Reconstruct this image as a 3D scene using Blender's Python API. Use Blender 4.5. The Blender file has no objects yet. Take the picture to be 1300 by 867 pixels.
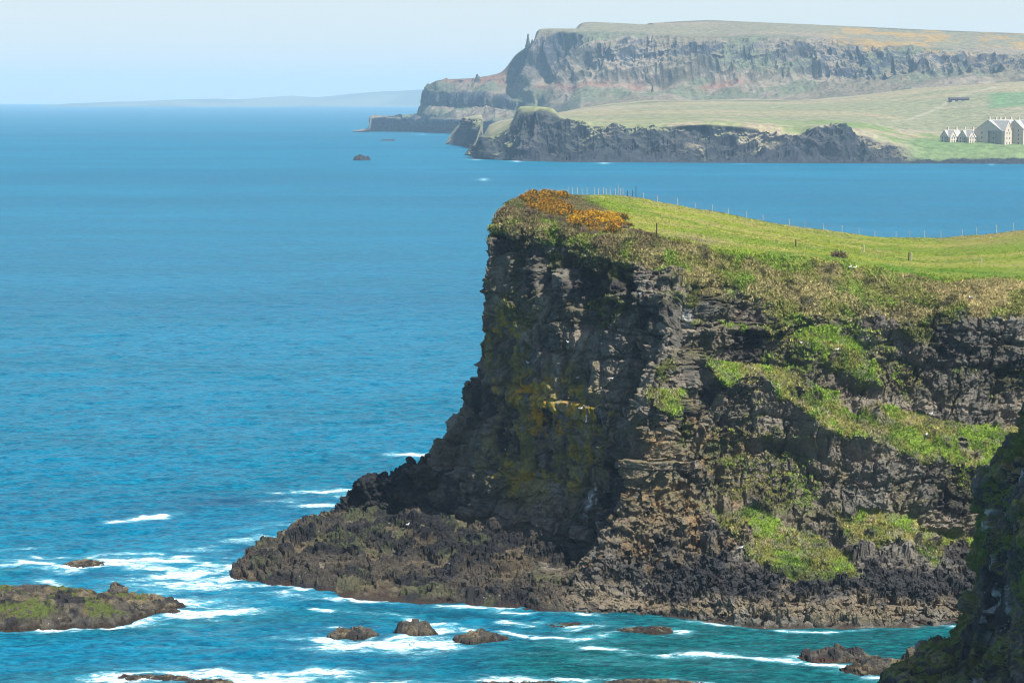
import bpy, math, random
import numpy as np
random.seed(7); np.random.seed(7)
PI = math.pi
F32 = np.float32

# ------------------------------------------------------------------ scene, camera measures
scene = bpy.context.scene
COL = scene.collection
H_CAM = 60.0; FPX = 3050.0; Y0 = 123.0
PITCH = math.atan((433.5 - Y0) / FPX)
cp, sp = math.cos(PITCH), math.sin(PITCH)

def at(px, py, Y):
    """world point that the photograph shows at (px,py) when it stands Y metres ahead"""
    v = (433.5 - py) / FPX
    dy = cp + v * sp
    return ((px - 650) / FPX * Y / dy, Y, H_CAM + (v * cp - sp) * Y / dy)

def wl(px, py, z=0.0):
    """world point on the level z (the water unless given)"""
    v = (433.5 - py) / FPX
    s = (z - H_CAM) / (v * cp - sp)
    return ((px - 650) / FPX * s, (cp + v * sp) * s, z)

def project(P):
    d = P[..., 1] * cp - (P[..., 2] - H_CAM) * sp
    u = P[..., 1] * sp + (P[..., 2] - H_CAM) * cp
    return 650 + FPX * P[..., 0] / d, 433.5 - FPX * u / d, d

# ------------------------------------------------------------------ numpy noise
def _h(ix, iy, iz, seed):
    with np.errstate(over='ignore'):
        h = ix.astype(np.uint32) * np.uint32(374761393) + iy.astype(np.uint32) * np.uint32(668265263) \
            + iz.astype(np.uint32) * np.uint32(2246822519) + np.uint32((seed * 3266489917) & 0xffffffff)
        h = (h ^ (h >> np.uint32(13))) * np.uint32(1274126177)
        h = (h ^ (h >> np.uint32(15))) * np.uint32(2654435761)
        h = h ^ (h >> np.uint32(16))
    return (h & np.uint32(0xffffff)).astype(F32) / F32(16777216.0)

def vn(x, y, z, seed=0):
    fx, fy, fz = np.floor(x), np.floor(y), np.floor(z)
    ix, iy, iz = fx.astype(np.int64), fy.astype(np.int64), fz.astype(np.int64)
    x, y, z = x - fx, y - fy, z - fz
    x = x * x * x * (x * (x * 6 - 15) + 10); y = y * y * y * (y * (y * 6 - 15) + 10); z = z * z * z * (z * (z * 6 - 15) + 10)
    r = 0
    for a in (0, 1):
        wx = x if a else 1 - x
        for b in (0, 1):
            wy = y if b else 1 - y
            for c in (0, 1):
                r = r + wx * wy * (z if c else 1 - z) * _h(ix + a, iy + b, iz + c, seed)
    return r

def fbm(P, s, oct=4, seed=0, gain=.5, anis=(1, 1, 1)):
    """0..1 noise, s = size of the largest feature in metres (anis stretches it)"""
    x, y, z = P[..., 0] / (s * anis[0]), P[..., 1] / (s * anis[1]), P[..., 2] / (s * anis[2])
    r = 0; a = 1.; t = 0
    for o in range(oct):
        r = r + a * vn(x + 17.3 * o, y + 5.1 * o, z + 9.7 * o, seed + o * 31); t += a
        x, y, z = x * 2.03, y * 2.03, z * 2.03; a *= gain
    return r / t

def ridge(P, s, oct=4, seed=0, gain=.5, anis=(1, 1, 1)):
    x, y, z = P[..., 0] / (s * anis[0]), P[..., 1] / (s * anis[1]), P[..., 2] / (s * anis[2])
    r = 0; a = 1.; t = 0
    for o in range(oct):
        r = r + a * (1 - np.abs(2 * vn(x, y, z, seed + o * 31) - 1)); t += a
        x, y, z = x * 2.1 + 3.3, y * 2.1 + 1.7, z * 2.1; a *= gain
    return r / t

def worley(P, sx, sy, sz, seed=0, warp=.0):
    x, y, z = P[..., 0] / sx, P[..., 1] / sy, P[..., 2] / sz
    if warp:
        w = (fbm(P, max(sx, sz) * 1.5, 2, seed + 77) - .5) * warp
        x = x + w; y = y + w; z = z - w
    fx, fy, fz = np.floor(x), np.floor(y), np.floor(z)
    ix, iy, iz = fx.astype(np.int64), fy.astype(np.int64), fz.astype(np.int64)
    f1 = np.full(x.shape, 9., F32); f2 = f1.copy(); cid = np.zeros(x.shape, F32)
    for a in (-1, 0, 1):
        for b in (-1, 0, 1):
            for c in (-1, 0, 1):
                jx, jy, jz = ix + a, iy + b, iz + c
                dx = jx + _h(jx, jy, jz, seed) - x
                dy = jy + _h(jx, jy, jz, seed + 1) - y
                dz = jz + _h(jx, jy, jz, seed + 2) - z
                d = dx * dx + dy * dy + dz * dz
                m = d < f1
                f2 = np.where(m, f1, np.minimum(f2, d)); f1 = np.where(m, d, f1)
                cid = np.where(m, _h(jx, jy, jz, seed + 3), cid)
    return np.sqrt(f1), np.sqrt(f2), cid

def ss(a, b, x):
    t = np.clip((x - a) / (b - a), 0, 1)
    return t * t * (3 - 2 * t)

def mixc(A, B, t):
    B = np.asarray(B, F32)
    return A * (1 - t[..., None]) + B * t[..., None]

# ------------------------------------------------------------------ object helpers
def link(o, parent=None):
    COL.objects.link(o)
    if parent is not None: o.parent = parent
    return o

def tag(o, label=None, cat=None, group=None, kind=None):
    if label: o['label'] = label
    if cat: o['category'] = cat
    if group: o['group'] = group
    if kind: o['kind'] = kind
    return o

def empty(name, loc, rz=0.):
    o = bpy.data.objects.new(name, None); o.location = loc; o.rotation_euler = (0, 0, rz)
    o.empty_display_size = .5
    return link(o)

def grid_mesh(name, P, C=None, attrs=None, mat=None, smooth=False, wrap=False):
    n, m = P.shape[:2]
    me = bpy.data.meshes.new(name)
    me.vertices.add(n * m); me.vertices.foreach_set('co', P.reshape(-1).astype(F32))
    i = np.arange(n * m, dtype=np.int32).reshape(n, m)
    if wrap: i = np.vstack([i, i[:1]])
    q = np.stack([i[:-1, :-1], i[1:, :-1], i[1:, 1:], i[:-1, 1:]], -1).reshape(-1, 4)
    f = len(q)
    me.loops.add(f * 4); me.loops.foreach_set('vertex_index', q.reshape(-1).astype(np.int32))
    me.polygons.add(f)
    me.polygons.foreach_set('loop_start', np.arange(0, f * 4, 4, dtype=np.int32))
    me.polygons.foreach_set('use_smooth', np.full(f, smooth, dtype=bool))
    me.update(calc_edges=True)
    if C is not None:
        a = me.attributes.new('Col', 'FLOAT_COLOR', 'POINT')
        c = np.ones((n * m, 4), F32); c[:, :3] = C.reshape(-1, 3)
        a.data.foreach_set('color', c.reshape(-1))
    for k, v in (attrs or {}).items():
        a = me.attributes.new(k, 'FLOAT', 'POINT'); a.data.foreach_set('value', np.ascontiguousarray(v.reshape(-1), dtype=F32))
    if mat: me.materials.append(mat)
    return link(bpy.data.objects.new(name, me))

class MB:
    def __init__(s): s.v = []; s.f = []
    def add(s, v, f):
        b = len(s.v); s.v += [tuple(p) for p in v]; s.f += [tuple(b + k for k in q) for q in f]; return s
    def box(s, x0, x1, y0, y1, z0, z1):
        return s.add([(x0, y0, z0), (x1, y0, z0), (x1, y1, z0), (x0, y1, z0), (x0, y0, z1), (x1, y0, z1), (x1, y1, z1), (x0, y1, z1)],
                     [(0, 3, 2, 1), (4, 5, 6, 7), (0, 1, 5, 4), (1, 2, 6, 5), (2, 3, 7, 6), (3, 0, 4, 7)])
    def cyl(s, x, y, z0, z1, r0, r1, n=7, dx=0, dy=0):
        v = []
        for k in range(n):
            a = 2 * PI * k / n; v.append((x + r0 * math.cos(a), y + r0 * math.sin(a), z0))
        for k in range(n):
            a = 2 * PI * k / n; v.append((x + dx + r1 * math.cos(a), y + dy + r1 * math.sin(a), z1))
        f = [(k, (k + 1) % n, n + (k + 1) % n, n + k) for k in range(n)] + [tuple(range(n - 1, -1, -1)), tuple(range(n, 2 * n))]
        return s.add(v, f)
    def bar(s, a, b, r, n=5):
        a = np.array(a, float); b = np.array(b, float); d = b - a; d /= np.linalg.norm(d)
        u = np.cross(d, (0, 0, 1) if abs(d[2]) < .9 else (1, 0, 0)); u /= np.linalg.norm(u); w = np.cross(d, u)
        v = [tuple(p + r * (math.cos(2 * PI * k / n) * u + math.sin(2 * PI * k / n) * w)) for p in (a, b) for k in range(n)]
        return s.add(v, [(k, (k + 1) % n, n + (k + 1) % n, n + k) for k in range(n)])
    def ball(s, c, r, nu=10, nv=7, rot=None):
        v = []; 
        for j in range(nv + 1):
            t = PI * j / nv
            for i in range(nu):
                a = 2 * PI * i / nu
                v.append((c[0] + r[0] * math.sin(t) * math.cos(a), c[1] + r[1] * math.sin(t) * math.sin(a), c[2] + r[2] * math.cos(t)))
        f = [(j * nu + i, (j + 1) * nu + i, (j + 1) * nu + (i + 1) % nu, j * nu + (i + 1) % nu) for j in range(nv) for i in range(nu)]
        return s.add(v, f)
    def build(s, name, mat, parent=None, smooth=False):
        me = bpy.data.meshes.new(name); me.from_pydata(s.v, [], s.f); me.materials.append(mat)
        if smooth:
            me.polygons.foreach_set('use_smooth', [True] * len(me.polygons))
        me.update()
        return link(bpy.data.objects.new(name, me), parent)

# ------------------------------------------------------------------ materials
class NT:
    def __init__(s, name):
        s.m = bpy.data.materials.new(name); s.m.use_nodes = True; s.t = s.m.node_tree; s.t.nodes.clear()
        s.out = s.n('ShaderNodeOutputMaterial')
    def n(s, typ, **kw):
        x = s.t.nodes.new(typ)
        for k, v in kw.items(): setattr(x, k, v)
        return x
    def l(s, a, b): s.t.links.new(a, b)
    def _in(s, sock, v):
        if hasattr(v, 'is_output') or isinstance(v, bpy.types.NodeSocket): s.l(v, sock)
        else: sock.default_value = v
    def math(s, op, a, b=None, c=None, clamp=False):
        x = s.n('ShaderNodeMath', operation=op); x.use_clamp = clamp
        for k, v in enumerate((a, b, c)):
            if v is not None: s._in(x.inputs[k], v)
        return x.outputs[0]
    def mapr(s, v, a, b, c=0., d=1., typ='SMOOTHSTEP'):
        x = s.n('ShaderNodeMapRange', interpolation_type=typ)
        s._in(x.inputs['Value'], v)
        for k, q in (('From Min', a), ('From Max', b), ('To Min', c), ('To Max', d)): s._in(x.inputs[k], q)
        return x.outputs['Result']
    def noise(s, scale, detail=4, rough=.55, vec=None, dist=0.):
        x = s.n('ShaderNodeTexNoise'); x.inputs['Scale'].default_value = scale
        x.inputs['Detail'].default_value = detail; x.inputs['Roughness'].default_value = rough; x.inputs['Distortion'].default_value = dist
        if vec is not None: s.l(vec, x.inputs['Vector'])
        return x.outputs[0]
    def pos(s, scale=(1, 1, 1), rot=(0, 0, 0), obj=False):
        g = s.n('ShaderNodeTexCoord').outputs['Object'] if obj else s.n('ShaderNodeNewGeometry').outputs['Position']
        m = s.n('ShaderNodeMapping'); m.inputs['Scale'].default_value = scale; m.inputs['Rotation'].default_value = rot
        s.l(g, m.inputs['Vector']); return m.outputs[0]
    def attr(s, name, fac=True):
        a = s.n('ShaderNodeAttribute', attribute_name=name); return a.outputs['Fac' if fac else 'Color']
    def mix(s, f, a, b, mode='MIX'):
        x = s.n('ShaderNodeMix', data_type='RGBA', blend_type=mode)
        s._in(x.inputs[0], f)
        for sock, v in ((x.inputs[6], a), (x.inputs[7], b)):
            if isinstance(v, bpy.types.NodeSocket): s.l(v, sock)
            else: sock.default_value = (*v, 1)
        return x.outputs[2]
    def vscale(s, col, f):
        x = s.n('ShaderNodeVectorMath', operation='SCALE'); s.l(col, x.inputs[0]); s._in(x.inputs['Scale'], f); return x.outputs[0]
    def bump(s, h, dist, strength=1., normal=None):
        b = s.n('ShaderNodeBump'); b.inputs['Distance'].default_value = dist; s._in(b.inputs['Strength'], strength); s.l(h, b.inputs['Height'])
        if normal is not None: s.l(normal, b.inputs['Normal'])
        return b.outputs[0]
    def pbsdf(s, col, rough=.9, spec=.3, normal=None):
        p = s.n('ShaderNodeBsdfPrincipled')
        if isinstance(col, bpy.types.NodeSocket): s.l(col, p.inputs['Base Color'])
        else: p.inputs['Base Color'].default_value = (*col, 1)
        s._in(p.inputs['Roughness'], rough); s._in(p.inputs['Specular IOR Level'], spec)
        if normal is not None: s.l(normal, p.inputs['Normal'])
        s.l(p.outputs[0], s.out.inputs[0]); return p

def mat_cliff():
    t = NT('cliff_rock_and_turf')
    veg = t.attr('Veg')
    n1 = t.noise(2.2, 5, .7, t.pos()); n2 = t.noise(7., 4, .7, t.pos((1, 1, .55)))
    n3 = t.noise(5., 3, .7, t.pos((1, 1, 2.)))
    n4 = t.noise(19., 3, .7, t.pos())
    k = t.mapr(t.math('ADD', t.math('MULTIPLY', n1, .35), t.math('ADD', t.math('MULTIPLY', n2, .4), t.math('MULTIPLY', n4, .25))), .36, .64, .50, 1.55, 'LINEAR')
    col = t.vscale(t.attr('Col', False), k)
    # pale specks of lichen and guano on bare rock
    v = t.n('ShaderNodeTexVoronoi'); v.inputs['Scale'].default_value = 1.1; t.l(t.pos(), v.inputs['Vector'])
    sp_ = t.math('MULTIPLY', t.mapr(v.outputs['Distance'], .0, .14, 1., 0.), t.mapr(t.noise(.35, 2, .5, t.pos()), .52, .62))
    sp_ = t.math('MULTIPLY', sp_, t.math('SUBTRACT', 1., veg))
    col = t.mix(sp_, col, (.45, .43, .38))
    hb = t.math('ADD', t.math('MULTIPLY', n2, .6), t.math('MULTIPLY', n3, .6))
    bn = t.bump(hb, .55, 1.)
    t.pbsdf(col, .88, .18, bn)
    return t.m

def mat_far():
    t = NT('far_land_cover')
    n1 = t.noise(.12, 5, .65, t.pos((1, 1, 1))); 
    col = t.vscale(t.attr('Col', False), t.mapr(n1, .3, .7, .6, 1.45, 'LINEAR'))
    t.pbsdf(col, .95, .1, t.bump(n1, 3., .8))
    return t.m

def mat_sea():
    t = NT('sea_water')
    P = t.n('ShaderNodeNewGeometry').outputs['Position']
    ln = t.n('ShaderNodeVectorMath', operation='LENGTH'); t.l(P, ln.inputs[0]); D = ln.outputs['Value']
    # crests run across the wind; three sizes of chop
    w1 = t.noise(1.0, 4, .62, t.pos((.75, 1.25, 1), (0, 0, .35)), .4)
    w2 = t.noise(.30, 3, .55, t.pos((.6, 1.3, 1), (0, 0, .5)), .3)
    w3 = t.noise(.018, 4, .6, t.pos((.6, 1.2, 1), (0, 0, .15)))
    w4 = t.noise(.0022, 5, .55, t.pos((.25, 1.4, 1), (0, 0, -.06)))
    base = t.mix(t.mapr(w4, .40, .60), (.0005, .126, .225), (.0008, .170, .285))
    base = t.mix(t.mapr(w3, .32, .68, 0., .6), base, (.0005, .115, .175))
    base = t.mix(t.attr('Dark'), base, (.006, .03, .09))
    # slopes: crest faces lighter and greener, troughs deeper
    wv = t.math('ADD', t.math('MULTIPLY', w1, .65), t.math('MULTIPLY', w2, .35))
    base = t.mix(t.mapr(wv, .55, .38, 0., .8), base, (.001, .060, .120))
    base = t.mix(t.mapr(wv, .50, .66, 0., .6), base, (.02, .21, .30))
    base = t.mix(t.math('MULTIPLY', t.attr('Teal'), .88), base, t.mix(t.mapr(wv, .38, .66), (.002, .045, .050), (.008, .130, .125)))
    # foam
    fn0 = t.noise(.9, 7, .74, t.pos((.5, 1.15, 1), (0, 0, .1)), 1.4)
    fn = t.mapr(fn0, .30, .68, 0., 1., 'LINEAR')
    th = t.math('SUBTRACT', 1.02, t.attr('Foam'))
    foam = t.mapr(fn, t.math('SUBTRACT', th, .06), t.math('ADD', th, .62))
    # scattered whitecaps
    wc = t.noise(.11, 3, .6, t.pos((.5, 1.3, 1)))
    wc2 = t.noise(.02, 2, .5, t.pos((1, 1, 1)))
    cap = t.math('MULTIPLY', t.mapr(wc, .755, .80), t.mapr(wc2, .5, .62))
    cap = t.math('MULTIPLY', cap, t.mapr(fn, .3, .6))
    foam = t.math('MAXIMUM', foam, cap)
    milk = t.math('MULTIPLY', t.mapr(t.attr('Foam'), .02, .7, 0., .85), t.mapr(fn0, .30, .62, .15, 1.))
    base = t.mix(milk, base, (.14, .42, .50))
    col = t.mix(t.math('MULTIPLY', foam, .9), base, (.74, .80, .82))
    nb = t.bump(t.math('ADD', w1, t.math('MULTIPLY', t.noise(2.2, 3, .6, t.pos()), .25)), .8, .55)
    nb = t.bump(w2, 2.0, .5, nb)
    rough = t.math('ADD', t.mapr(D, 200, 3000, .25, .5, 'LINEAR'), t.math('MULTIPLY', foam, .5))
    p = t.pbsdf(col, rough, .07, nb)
    p.inputs['IOR'].default_value = 1.33
    return t.m

def mat_simple(name, col, rough=.85, spec=.25, var=.25, scale=3.):
    t = NT(name)
    n = t.noise(scale, 4, .6, t.pos(obj=True))
    c = t.n('ShaderNodeRGB'); c.outputs[0].default_value = (*col, 1)
    t.pbsdf(t.vscale(c.outputs[0], t.mapr(n, .3, .7, 1 - var, 1 + var, 'LINEAR')), rough, spec, t.bump(n, .05, .4))
    return t.m

M_CLIFF = mat_cliff(); M_FAR = mat_far(); M_SEA = mat_sea()

# ------------------------------------------------------------------ swept surfaces
def catmull(P, counts, tens=1., axis=0):
    P = np.moveaxis(np.asarray(P, float), axis, 0)
    n = len(P); T = np.empty_like(P)
    T[1:-1] = (P[2:] - P[:-2]) * .5 * tens; T[0] = (P[1] - P[0]) * tens; T[-1] = (P[-1] - P[-2]) * tens
    out = []; par = []
    for k in range(n - 1):
        c = counts[k]
        t = np.arange(c) / c
        if k == n - 2: t = np.append(t, 1.)
        sh = (-1,) + (1,) * (P.ndim - 1); s = t.reshape(sh)
        h0 = 2 * s**3 - 3 * s**2 + 1; h1 = s**3 - 2 * s**2 + s; h2 = -2 * s**3 + 3 * s**2; h3 = s**3 - s**2
        out.append(h0 * P[k] + h1 * T[k] + h2 * P[k + 1] + h3 * T[k + 1]); par.append(k + t)
    return np.moveaxis(np.concatenate(out), 0, axis), np.concatenate(par)

def sweep(ribs, nu, nv, tu=.8, tv=.6):
    R = np.array(ribs, float)
    A, V = catmull(R, nv, tv, 1)
    B, U = catmull(A, nu, tu, 0)
    return B, U, V

def normals(P):
    du = np.gradient(P, axis=0); dv = np.gradient(P, axis=1)
    n = np.cross(du, dv); l = np.linalg.norm(n, axis=-1, keepdims=True)
    return n / np.maximum(l, 1e-9)
#@@PART2
# ------------------------------------------------------------------ the headland
def lv(*a): return list(a)
def W(px, py, z=0.): return wl(px, py, z)
def rib(w, *pts):
    """w: waterline (px,py); pts: levels 2..10 as (px,py,Y) ; adds the toe and the hidden back slope"""
    pts = [p if k < 1 or p[0] < 850 else (p[0], p[1], p[2] + .032 * (min(p[0], 1400) - 850)) for k, p in enumerate(pts)]
    a = wl(*w)
    r = [(a[0] - .3, a[1] - 2.0, -3.), a] + [at(*p) for p in pts]
    e = r[-1]
    r += [(e[0], e[1] + 5, e[2] - 3.5), (e[0] - 1, e[1] + 14, e[2] - 22.), (e[0] - 2, e[1] + 22, -3.)]
    return r
RIBS = [
 rib((436, 662), (478, 621, 341), (552, 598, 338), (580, 548, 335), (614, 494, 332), (626, 410, 331), (640, 295, 331), (654, 260, 335), (668, 249, 341), (674, 247, 347)),
 rib((425, 664), (468, 615, 336), (545, 590, 332), (570, 543, 328), (607, 488, 324), (612, 400, 322), (621, 288, 322), (645, 257, 326), (668, 247, 338), (680, 245.5, 347)),
 rib((352, 688), (428, 662, 337.5), (520, 642, 333), (580, 590, 329), (602, 520, 325), (622, 400, 320), (634, 292, 320), (655, 263, 325), (690, 251, 340), (710, 247, 353)),
 rib((290, 733), (400, 694, 312), (560, 658, 326), (600, 600, 323), (625, 520, 320), (645, 400, 317), (657, 295, 317), (680, 270, 322), (718, 255, 342), (745, 249.5, 358)),
 rib((380, 748), (480, 704, 305), (605, 668, 320), (640, 605, 318), (662, 520, 315), (680, 400, 313), (692, 300, 313), (712, 279, 318), (755, 261, 342), (780, 250, 364)),
 rib((500, 760), (570, 708, 303), (662, 682, 314), (692, 610, 312), (706, 520, 310), (720, 410, 309), (732, 310, 309), (750, 288, 315), (795, 268, 343), (820, 254, 367)),
 rib((620, 772), (665, 722, 295), (722, 694, 309), (750, 620, 307), (758, 520, 305), (772, 420, 304), (785, 326, 304), (812, 300, 311), (850, 280, 342), (870, 262, 370)),
 rib((700, 778), (722, 740, 289), (762, 702, 303), (788, 620, 302), (802, 520, 301), (820, 420, 300.5), (842, 345, 301), (875, 309, 309), (912, 290, 343), (928, 272, 373)),
 rib((755, 781), (752, 722, 283), (798, 650, 289), (812, 600, 290.5), (832, 500, 292), (852, 420, 294.5), (888, 358, 298), (930, 318, 309), (965, 298, 345), (978, 281, 375)),
 rib((860, 785), (850, 730, 281), (872, 655, 289), (876, 600, 293), (888, 500, 296), (900, 430, 298), (935, 375, 300.5), (980, 324, 311), (1020, 305, 346), (1030, 290, 378)),
 rib((960, 797), (945, 742, 277), (948, 675, 285), (950, 600, 292), (955, 500, 297), (960, 440, 299.5), (992, 388, 301), (1040, 330, 313), (1075, 312, 348), (1084, 297, 381)),
 rib((1030, 797.5), (1020, 742, 277), (1030, 680, 284), (1035, 610, 289), (1040, 510, 295), (1050, 445, 298.5), (1075, 402, 301), (1112, 340, 313), (1130, 318, 350), (1138, 301, 384)),
 rib((1110, 797), (1100, 742, 277), (1105, 690, 281.5), (1110, 615, 286), (1120, 520, 293), (1130, 450, 297), (1155, 400, 299), (1182, 348, 309), (1192, 322, 348), (1196, 302, 382)),
 rib((1215, 794), (1205, 745, 277), (1215, 692, 281), (1216, 620, 285), (1222, 545, 289), (1226, 465, 294), (1238, 404, 296), (1250, 352, 305), (1256, 320, 342), (1260, 297.5, 374)),
 rib((1340, 790), (1330, 740, 278), (1335, 692, 280), (1336, 620, 284), (1336, 545, 287), (1340, 465, 291), (1340, 408, 293), (1342, 354, 301), (1345, 316, 336), (1348, 288, 366)),
 rib((1520, 780), (1520, 740, 278), (1520, 692, 280), (1520, 620, 283), (1520, 545, 286), (1520, 465, 289), (1520, 408, 291), (1520, 350, 298), (1525, 300, 330), (1525, 272, 360)),
]
#        R0   1   2   3   4   5   6   7   8   9   10  11  12  13
NU = [30, 50, 90, 80, 75, 85, 80, 80, 85, 95, 80, 95, 105, 75, 30]
NV = [14, 96, 90, 58, 84, 78, 92, 66, 46, 30, 14, 16, 8]
B, U, V = sweep(RIBS, NU, NV)
Vg = np.broadcast_to(V, B.shape[:2]); Ug = np.broadcast_to(U[:, None], B.shape[:2])
N0 = normals(B)

# grassy ledges on the main face: the rock below each stands forward, the turf slopes down onto it
S0 = 292. / FPX
def lx(px): return (px - 650) * (S0 + max(0, min(px, 1400) - 850) * .032 / FPX)
def lz(py): return H_CAM - (py - Y0) / FPX * 292.
LEDGES = [  # top edge, bottom edge (photo measures turned to metres on the face), depth
  ([(900, 458), (930, 468), (955, 473), (1000, 478), (1050, 500), (1100, 516), (1150, 534), (1200, 548), (1300, 556)],
   [(900, 462), (930, 490), (955, 486), (1000, 505), (1050, 540), (1100, 566), (1150, 578), (1200, 594), (1300, 596)], 4.2),
  ([(1020, 430), (1040, 424), (1075, 428), (1100, 448), (1128, 482), (1140, 500)],
   [(1020, 440), (1040, 458), (1075, 470), (1100, 490), (1128, 500), (1140, 504)], 2.2),
  ([(820, 492), (835, 492), (868, 494), (880, 500)], [(820, 496), (835, 512), (868, 524), (880, 508)], 2.0),
  ([(900, 640), (920, 648), (960, 652), (1010, 668), (1056, 696), (1075, 716)],
   [(900, 650), (920, 668), (960, 690), (1010, 712), (1056, 718), (1075, 722)], 2.2),
  ([(1050, 648), (1070, 650), (1140, 655), (1170, 680), (1228, 690), (1300, 690)],
   [(1050, 656), (1070, 690), (1140, 684), (1170, 690), (1228, 702), (1300, 704)], 2.6),
  ([(880, 412), (900, 414), (960, 424), (1000, 426)], [(880, 418), (900, 424), (960, 432), (1000, 432)], 1.0),
]
def interp(pts, X):
    xs = [lx(p[0]) for p in pts]; zs = [lz(p[1]) for p in pts]
    return np.interp(X, xs, zs), xs[0], xs[-1]
P = B.copy()
X, Z = P[..., 0], P[..., 2]
wob = (fbm(P, 5., 3, 5) - .5)
lim = ss(7.2, 8.3, Ug)            # right of the recess only
face = ss(2.0, 2.6, Vg) * (1 - ss(6.9, 7.2, Vg))
ledge = np.zeros(X.shape)
for k, (top, bot, dep) in enumerate(LEDGES):
    zt, x0, x1 = interp(top, X); zb, _, _ = interp(bot, X)
    zt = zt + wob * 1.2; zb = zb + wob * 3.0
    ends = ss(x0 - .5, x0 + 1.5, X) * (1 - ss(x1 - 1.5, x1 + .5, X))
    h = np.maximum(zt - zb, .25)
    d = zt - Z
    t = np.clip(d / h, 0, 1)
    fall = np.exp(-np.maximum(d - h, 0) / 5.5)
    over = .5 * np.exp(-np.maximum(-d, 0) / 1.0) * (d < 0)      # the rock just above is undercut
    dy = -dep * (t ** .9) * fall * (d > 0) - 0 * over
    P[..., 1] += dy * ends * lim * face
    ledge = np.maximum(ledge, ss(-.05, .06, t + (wob * .1)) * (d > 0) * (1 - ss(h * .85, h * 1.15 + .3, d + wob * 2.)) * ends * lim * face)
# sunlit corner spurs and deep vertical clefts at measured places on the face: (px, half width px, depth m, py from, py to)
for px, hw, dep, a, b in ((962, 13, 2.0, 395, 475), (985, 22, 1.3, 435, 478), (925, 24, 2.2, 415, 470), (940, 14, 1.6, 500, 600), (1010, 12, 1.2, 500, 640),
                          (1150, 14, 2.0, 440, 540), (1270, 20, 1.8, 440, 560), (905, 12, 1.6, 540, 670), (1085, 14, 1.4, 540, 650),
                          (1195, 10, 1.5, 400, 540), (1000, 30, 1.6, 570, 640), (1075, 9, 1.8, 690, 750), (1180, 8, 1.2, 560, 690), (865, 9, 1.2, 530, 640),
                          (700, 12, 2.0, 300, 400), (765, 16, 2.4, 340, 440), (800, 12, 2.2, 345, 420), (660, 9, 1.6, 300, 390), (740, 9, 2., 320, 400),
                          (690, 30, 1.6, 550, 660), (640, 16, 1.2, 430, 640)):
    w = (fbm(B, 3., 4, 91 + px) - .5) * 6.
    m = np.exp(-((X + w - lx(px)) / (hw * S0)) ** 4) * ss(lz(b) - 1, lz(b) + 2, Z) * (1 - ss(lz(a) - .6, lz(a) + .6, Z)) * ss(2.7, 3., Vg) * (1 - ss(7.3, 7.7, Vg))
    P += -N0 * (m * dep * (.7 if px > 830 else 1.) * ss(.2, .5, fbm(B, 2.5, 3, 95 + px)))[..., None]
# overhang crack lines: basalt flows with tops dipping gently to the right
rock = ss(1.0, 1.15, Vg) * (1 - ss(7.0, 8.0, Vg + (fbm(P, 3.5, 4, 3) - .5) * 1.3))
ledge = ledge * ss(.24, .42, fbm(B, 2.4, 4, 324))
rock = rock * (1 - .85 * ledge)
cliff = ss(2.7, 3.2, Vg) * (1 - ss(7.0, 7.6, Vg))
shelf = ss(.9, 1.2, Vg) * (1 - ss(2.8, 3.3, Vg))
left = 1 - ss(5.5, 7., Ug)
mid = B[:, 300, :2]
arc = np.concatenate([[0], np.cumsum(np.linalg.norm(np.diff(mid, axis=0), axis=1))])
S = np.broadcast_to(arc[:, None], B.shape[:2])
def blocks(wid, hgt, seed, tilt=.03, jit=.5):
    """courses of squared basalt blocks: random stand-out per block (-.5..+.5) and the distance to the block's joint"""
    wp = (fbm(B, wid * 1.3, 3, seed + 50) - .5)
    h_ = (Z + tilt * X + (fbm(B, 14., 2, seed + 9) - .5) * 2.5 + wp * hgt * .8) / hgt
    h_ = h_ + .22 * np.sin(h_ * 1.7)
    i = np.floor(h_); fz_ = h_ - i; ii = i.astype(np.int64)
    r1 = _h(ii, ii * 0, ii * 0, seed); wloc = wid * (.7 + .7 * r1)
    q = (S + r1 * 37. + wp * wid * .9) / wloc; j = np.floor(q); fx_ = q - j; jj = j.astype(np.int64)
    off = _h(ii, jj, ii * 0, seed + 1) - .5
    jx = _h(jj, ii * 0, ii * 0, seed + 2) - .5
    edge = np.minimum(np.minimum(fx_, 1 - fx_) * wloc, np.minimum(fz_, 1 - fz_) * hgt)
    return off * .75 + (r1 - .5) * .5 + .18 * (fz_ - .5) + (fx_ - .5) * .25 * jx * 2, edge, _h(ii, jj, ii * 0 + 3, seed + 3)
b1, e1_, r1_ = blocks(6.4, 4.4, 700); b2, e2_, r2_ = blocks(2.9, 2.1, 720); b3, e3_, r3_ = blocks(1.2, .85, 740)
big = (fbm(P, 7., 4, 11, anis=(1, 1, 1.3)) - .5) * 3.0
X0_ = 0
f1, f2, c1 = worley(P, 3.4, 3.4, 2.6, 21, .9)
g1, g2, c2 = worley(P, 1.5, 1.5, 1.1, 22, .7)
h1, h2, c3 = worley(P, .62, .62, .42, 23, .5)
k1, k2, c4 = worley(P, 1.3, 1.3, 7., 24, .8)      # upright joints
strat = Z + .045 * X + (fbm(P, 12., 2, 8) - .5) * 3.
def layers(s, per): 
    f = s / per; i = np.floor(f); fr = f - i
    r = _h(i.astype(np.int64), i.astype(np.int64) * 0, i.astype(np.int64) * 0, 5)
    return (r - .5) * 1.5 + ss(.0, .15, fr) * .5 - ss(.82, 1., fr) * .5
lay = layers(strat, 3.1) * 1.1 + layers(strat + 40, 1.15) * .42
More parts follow.
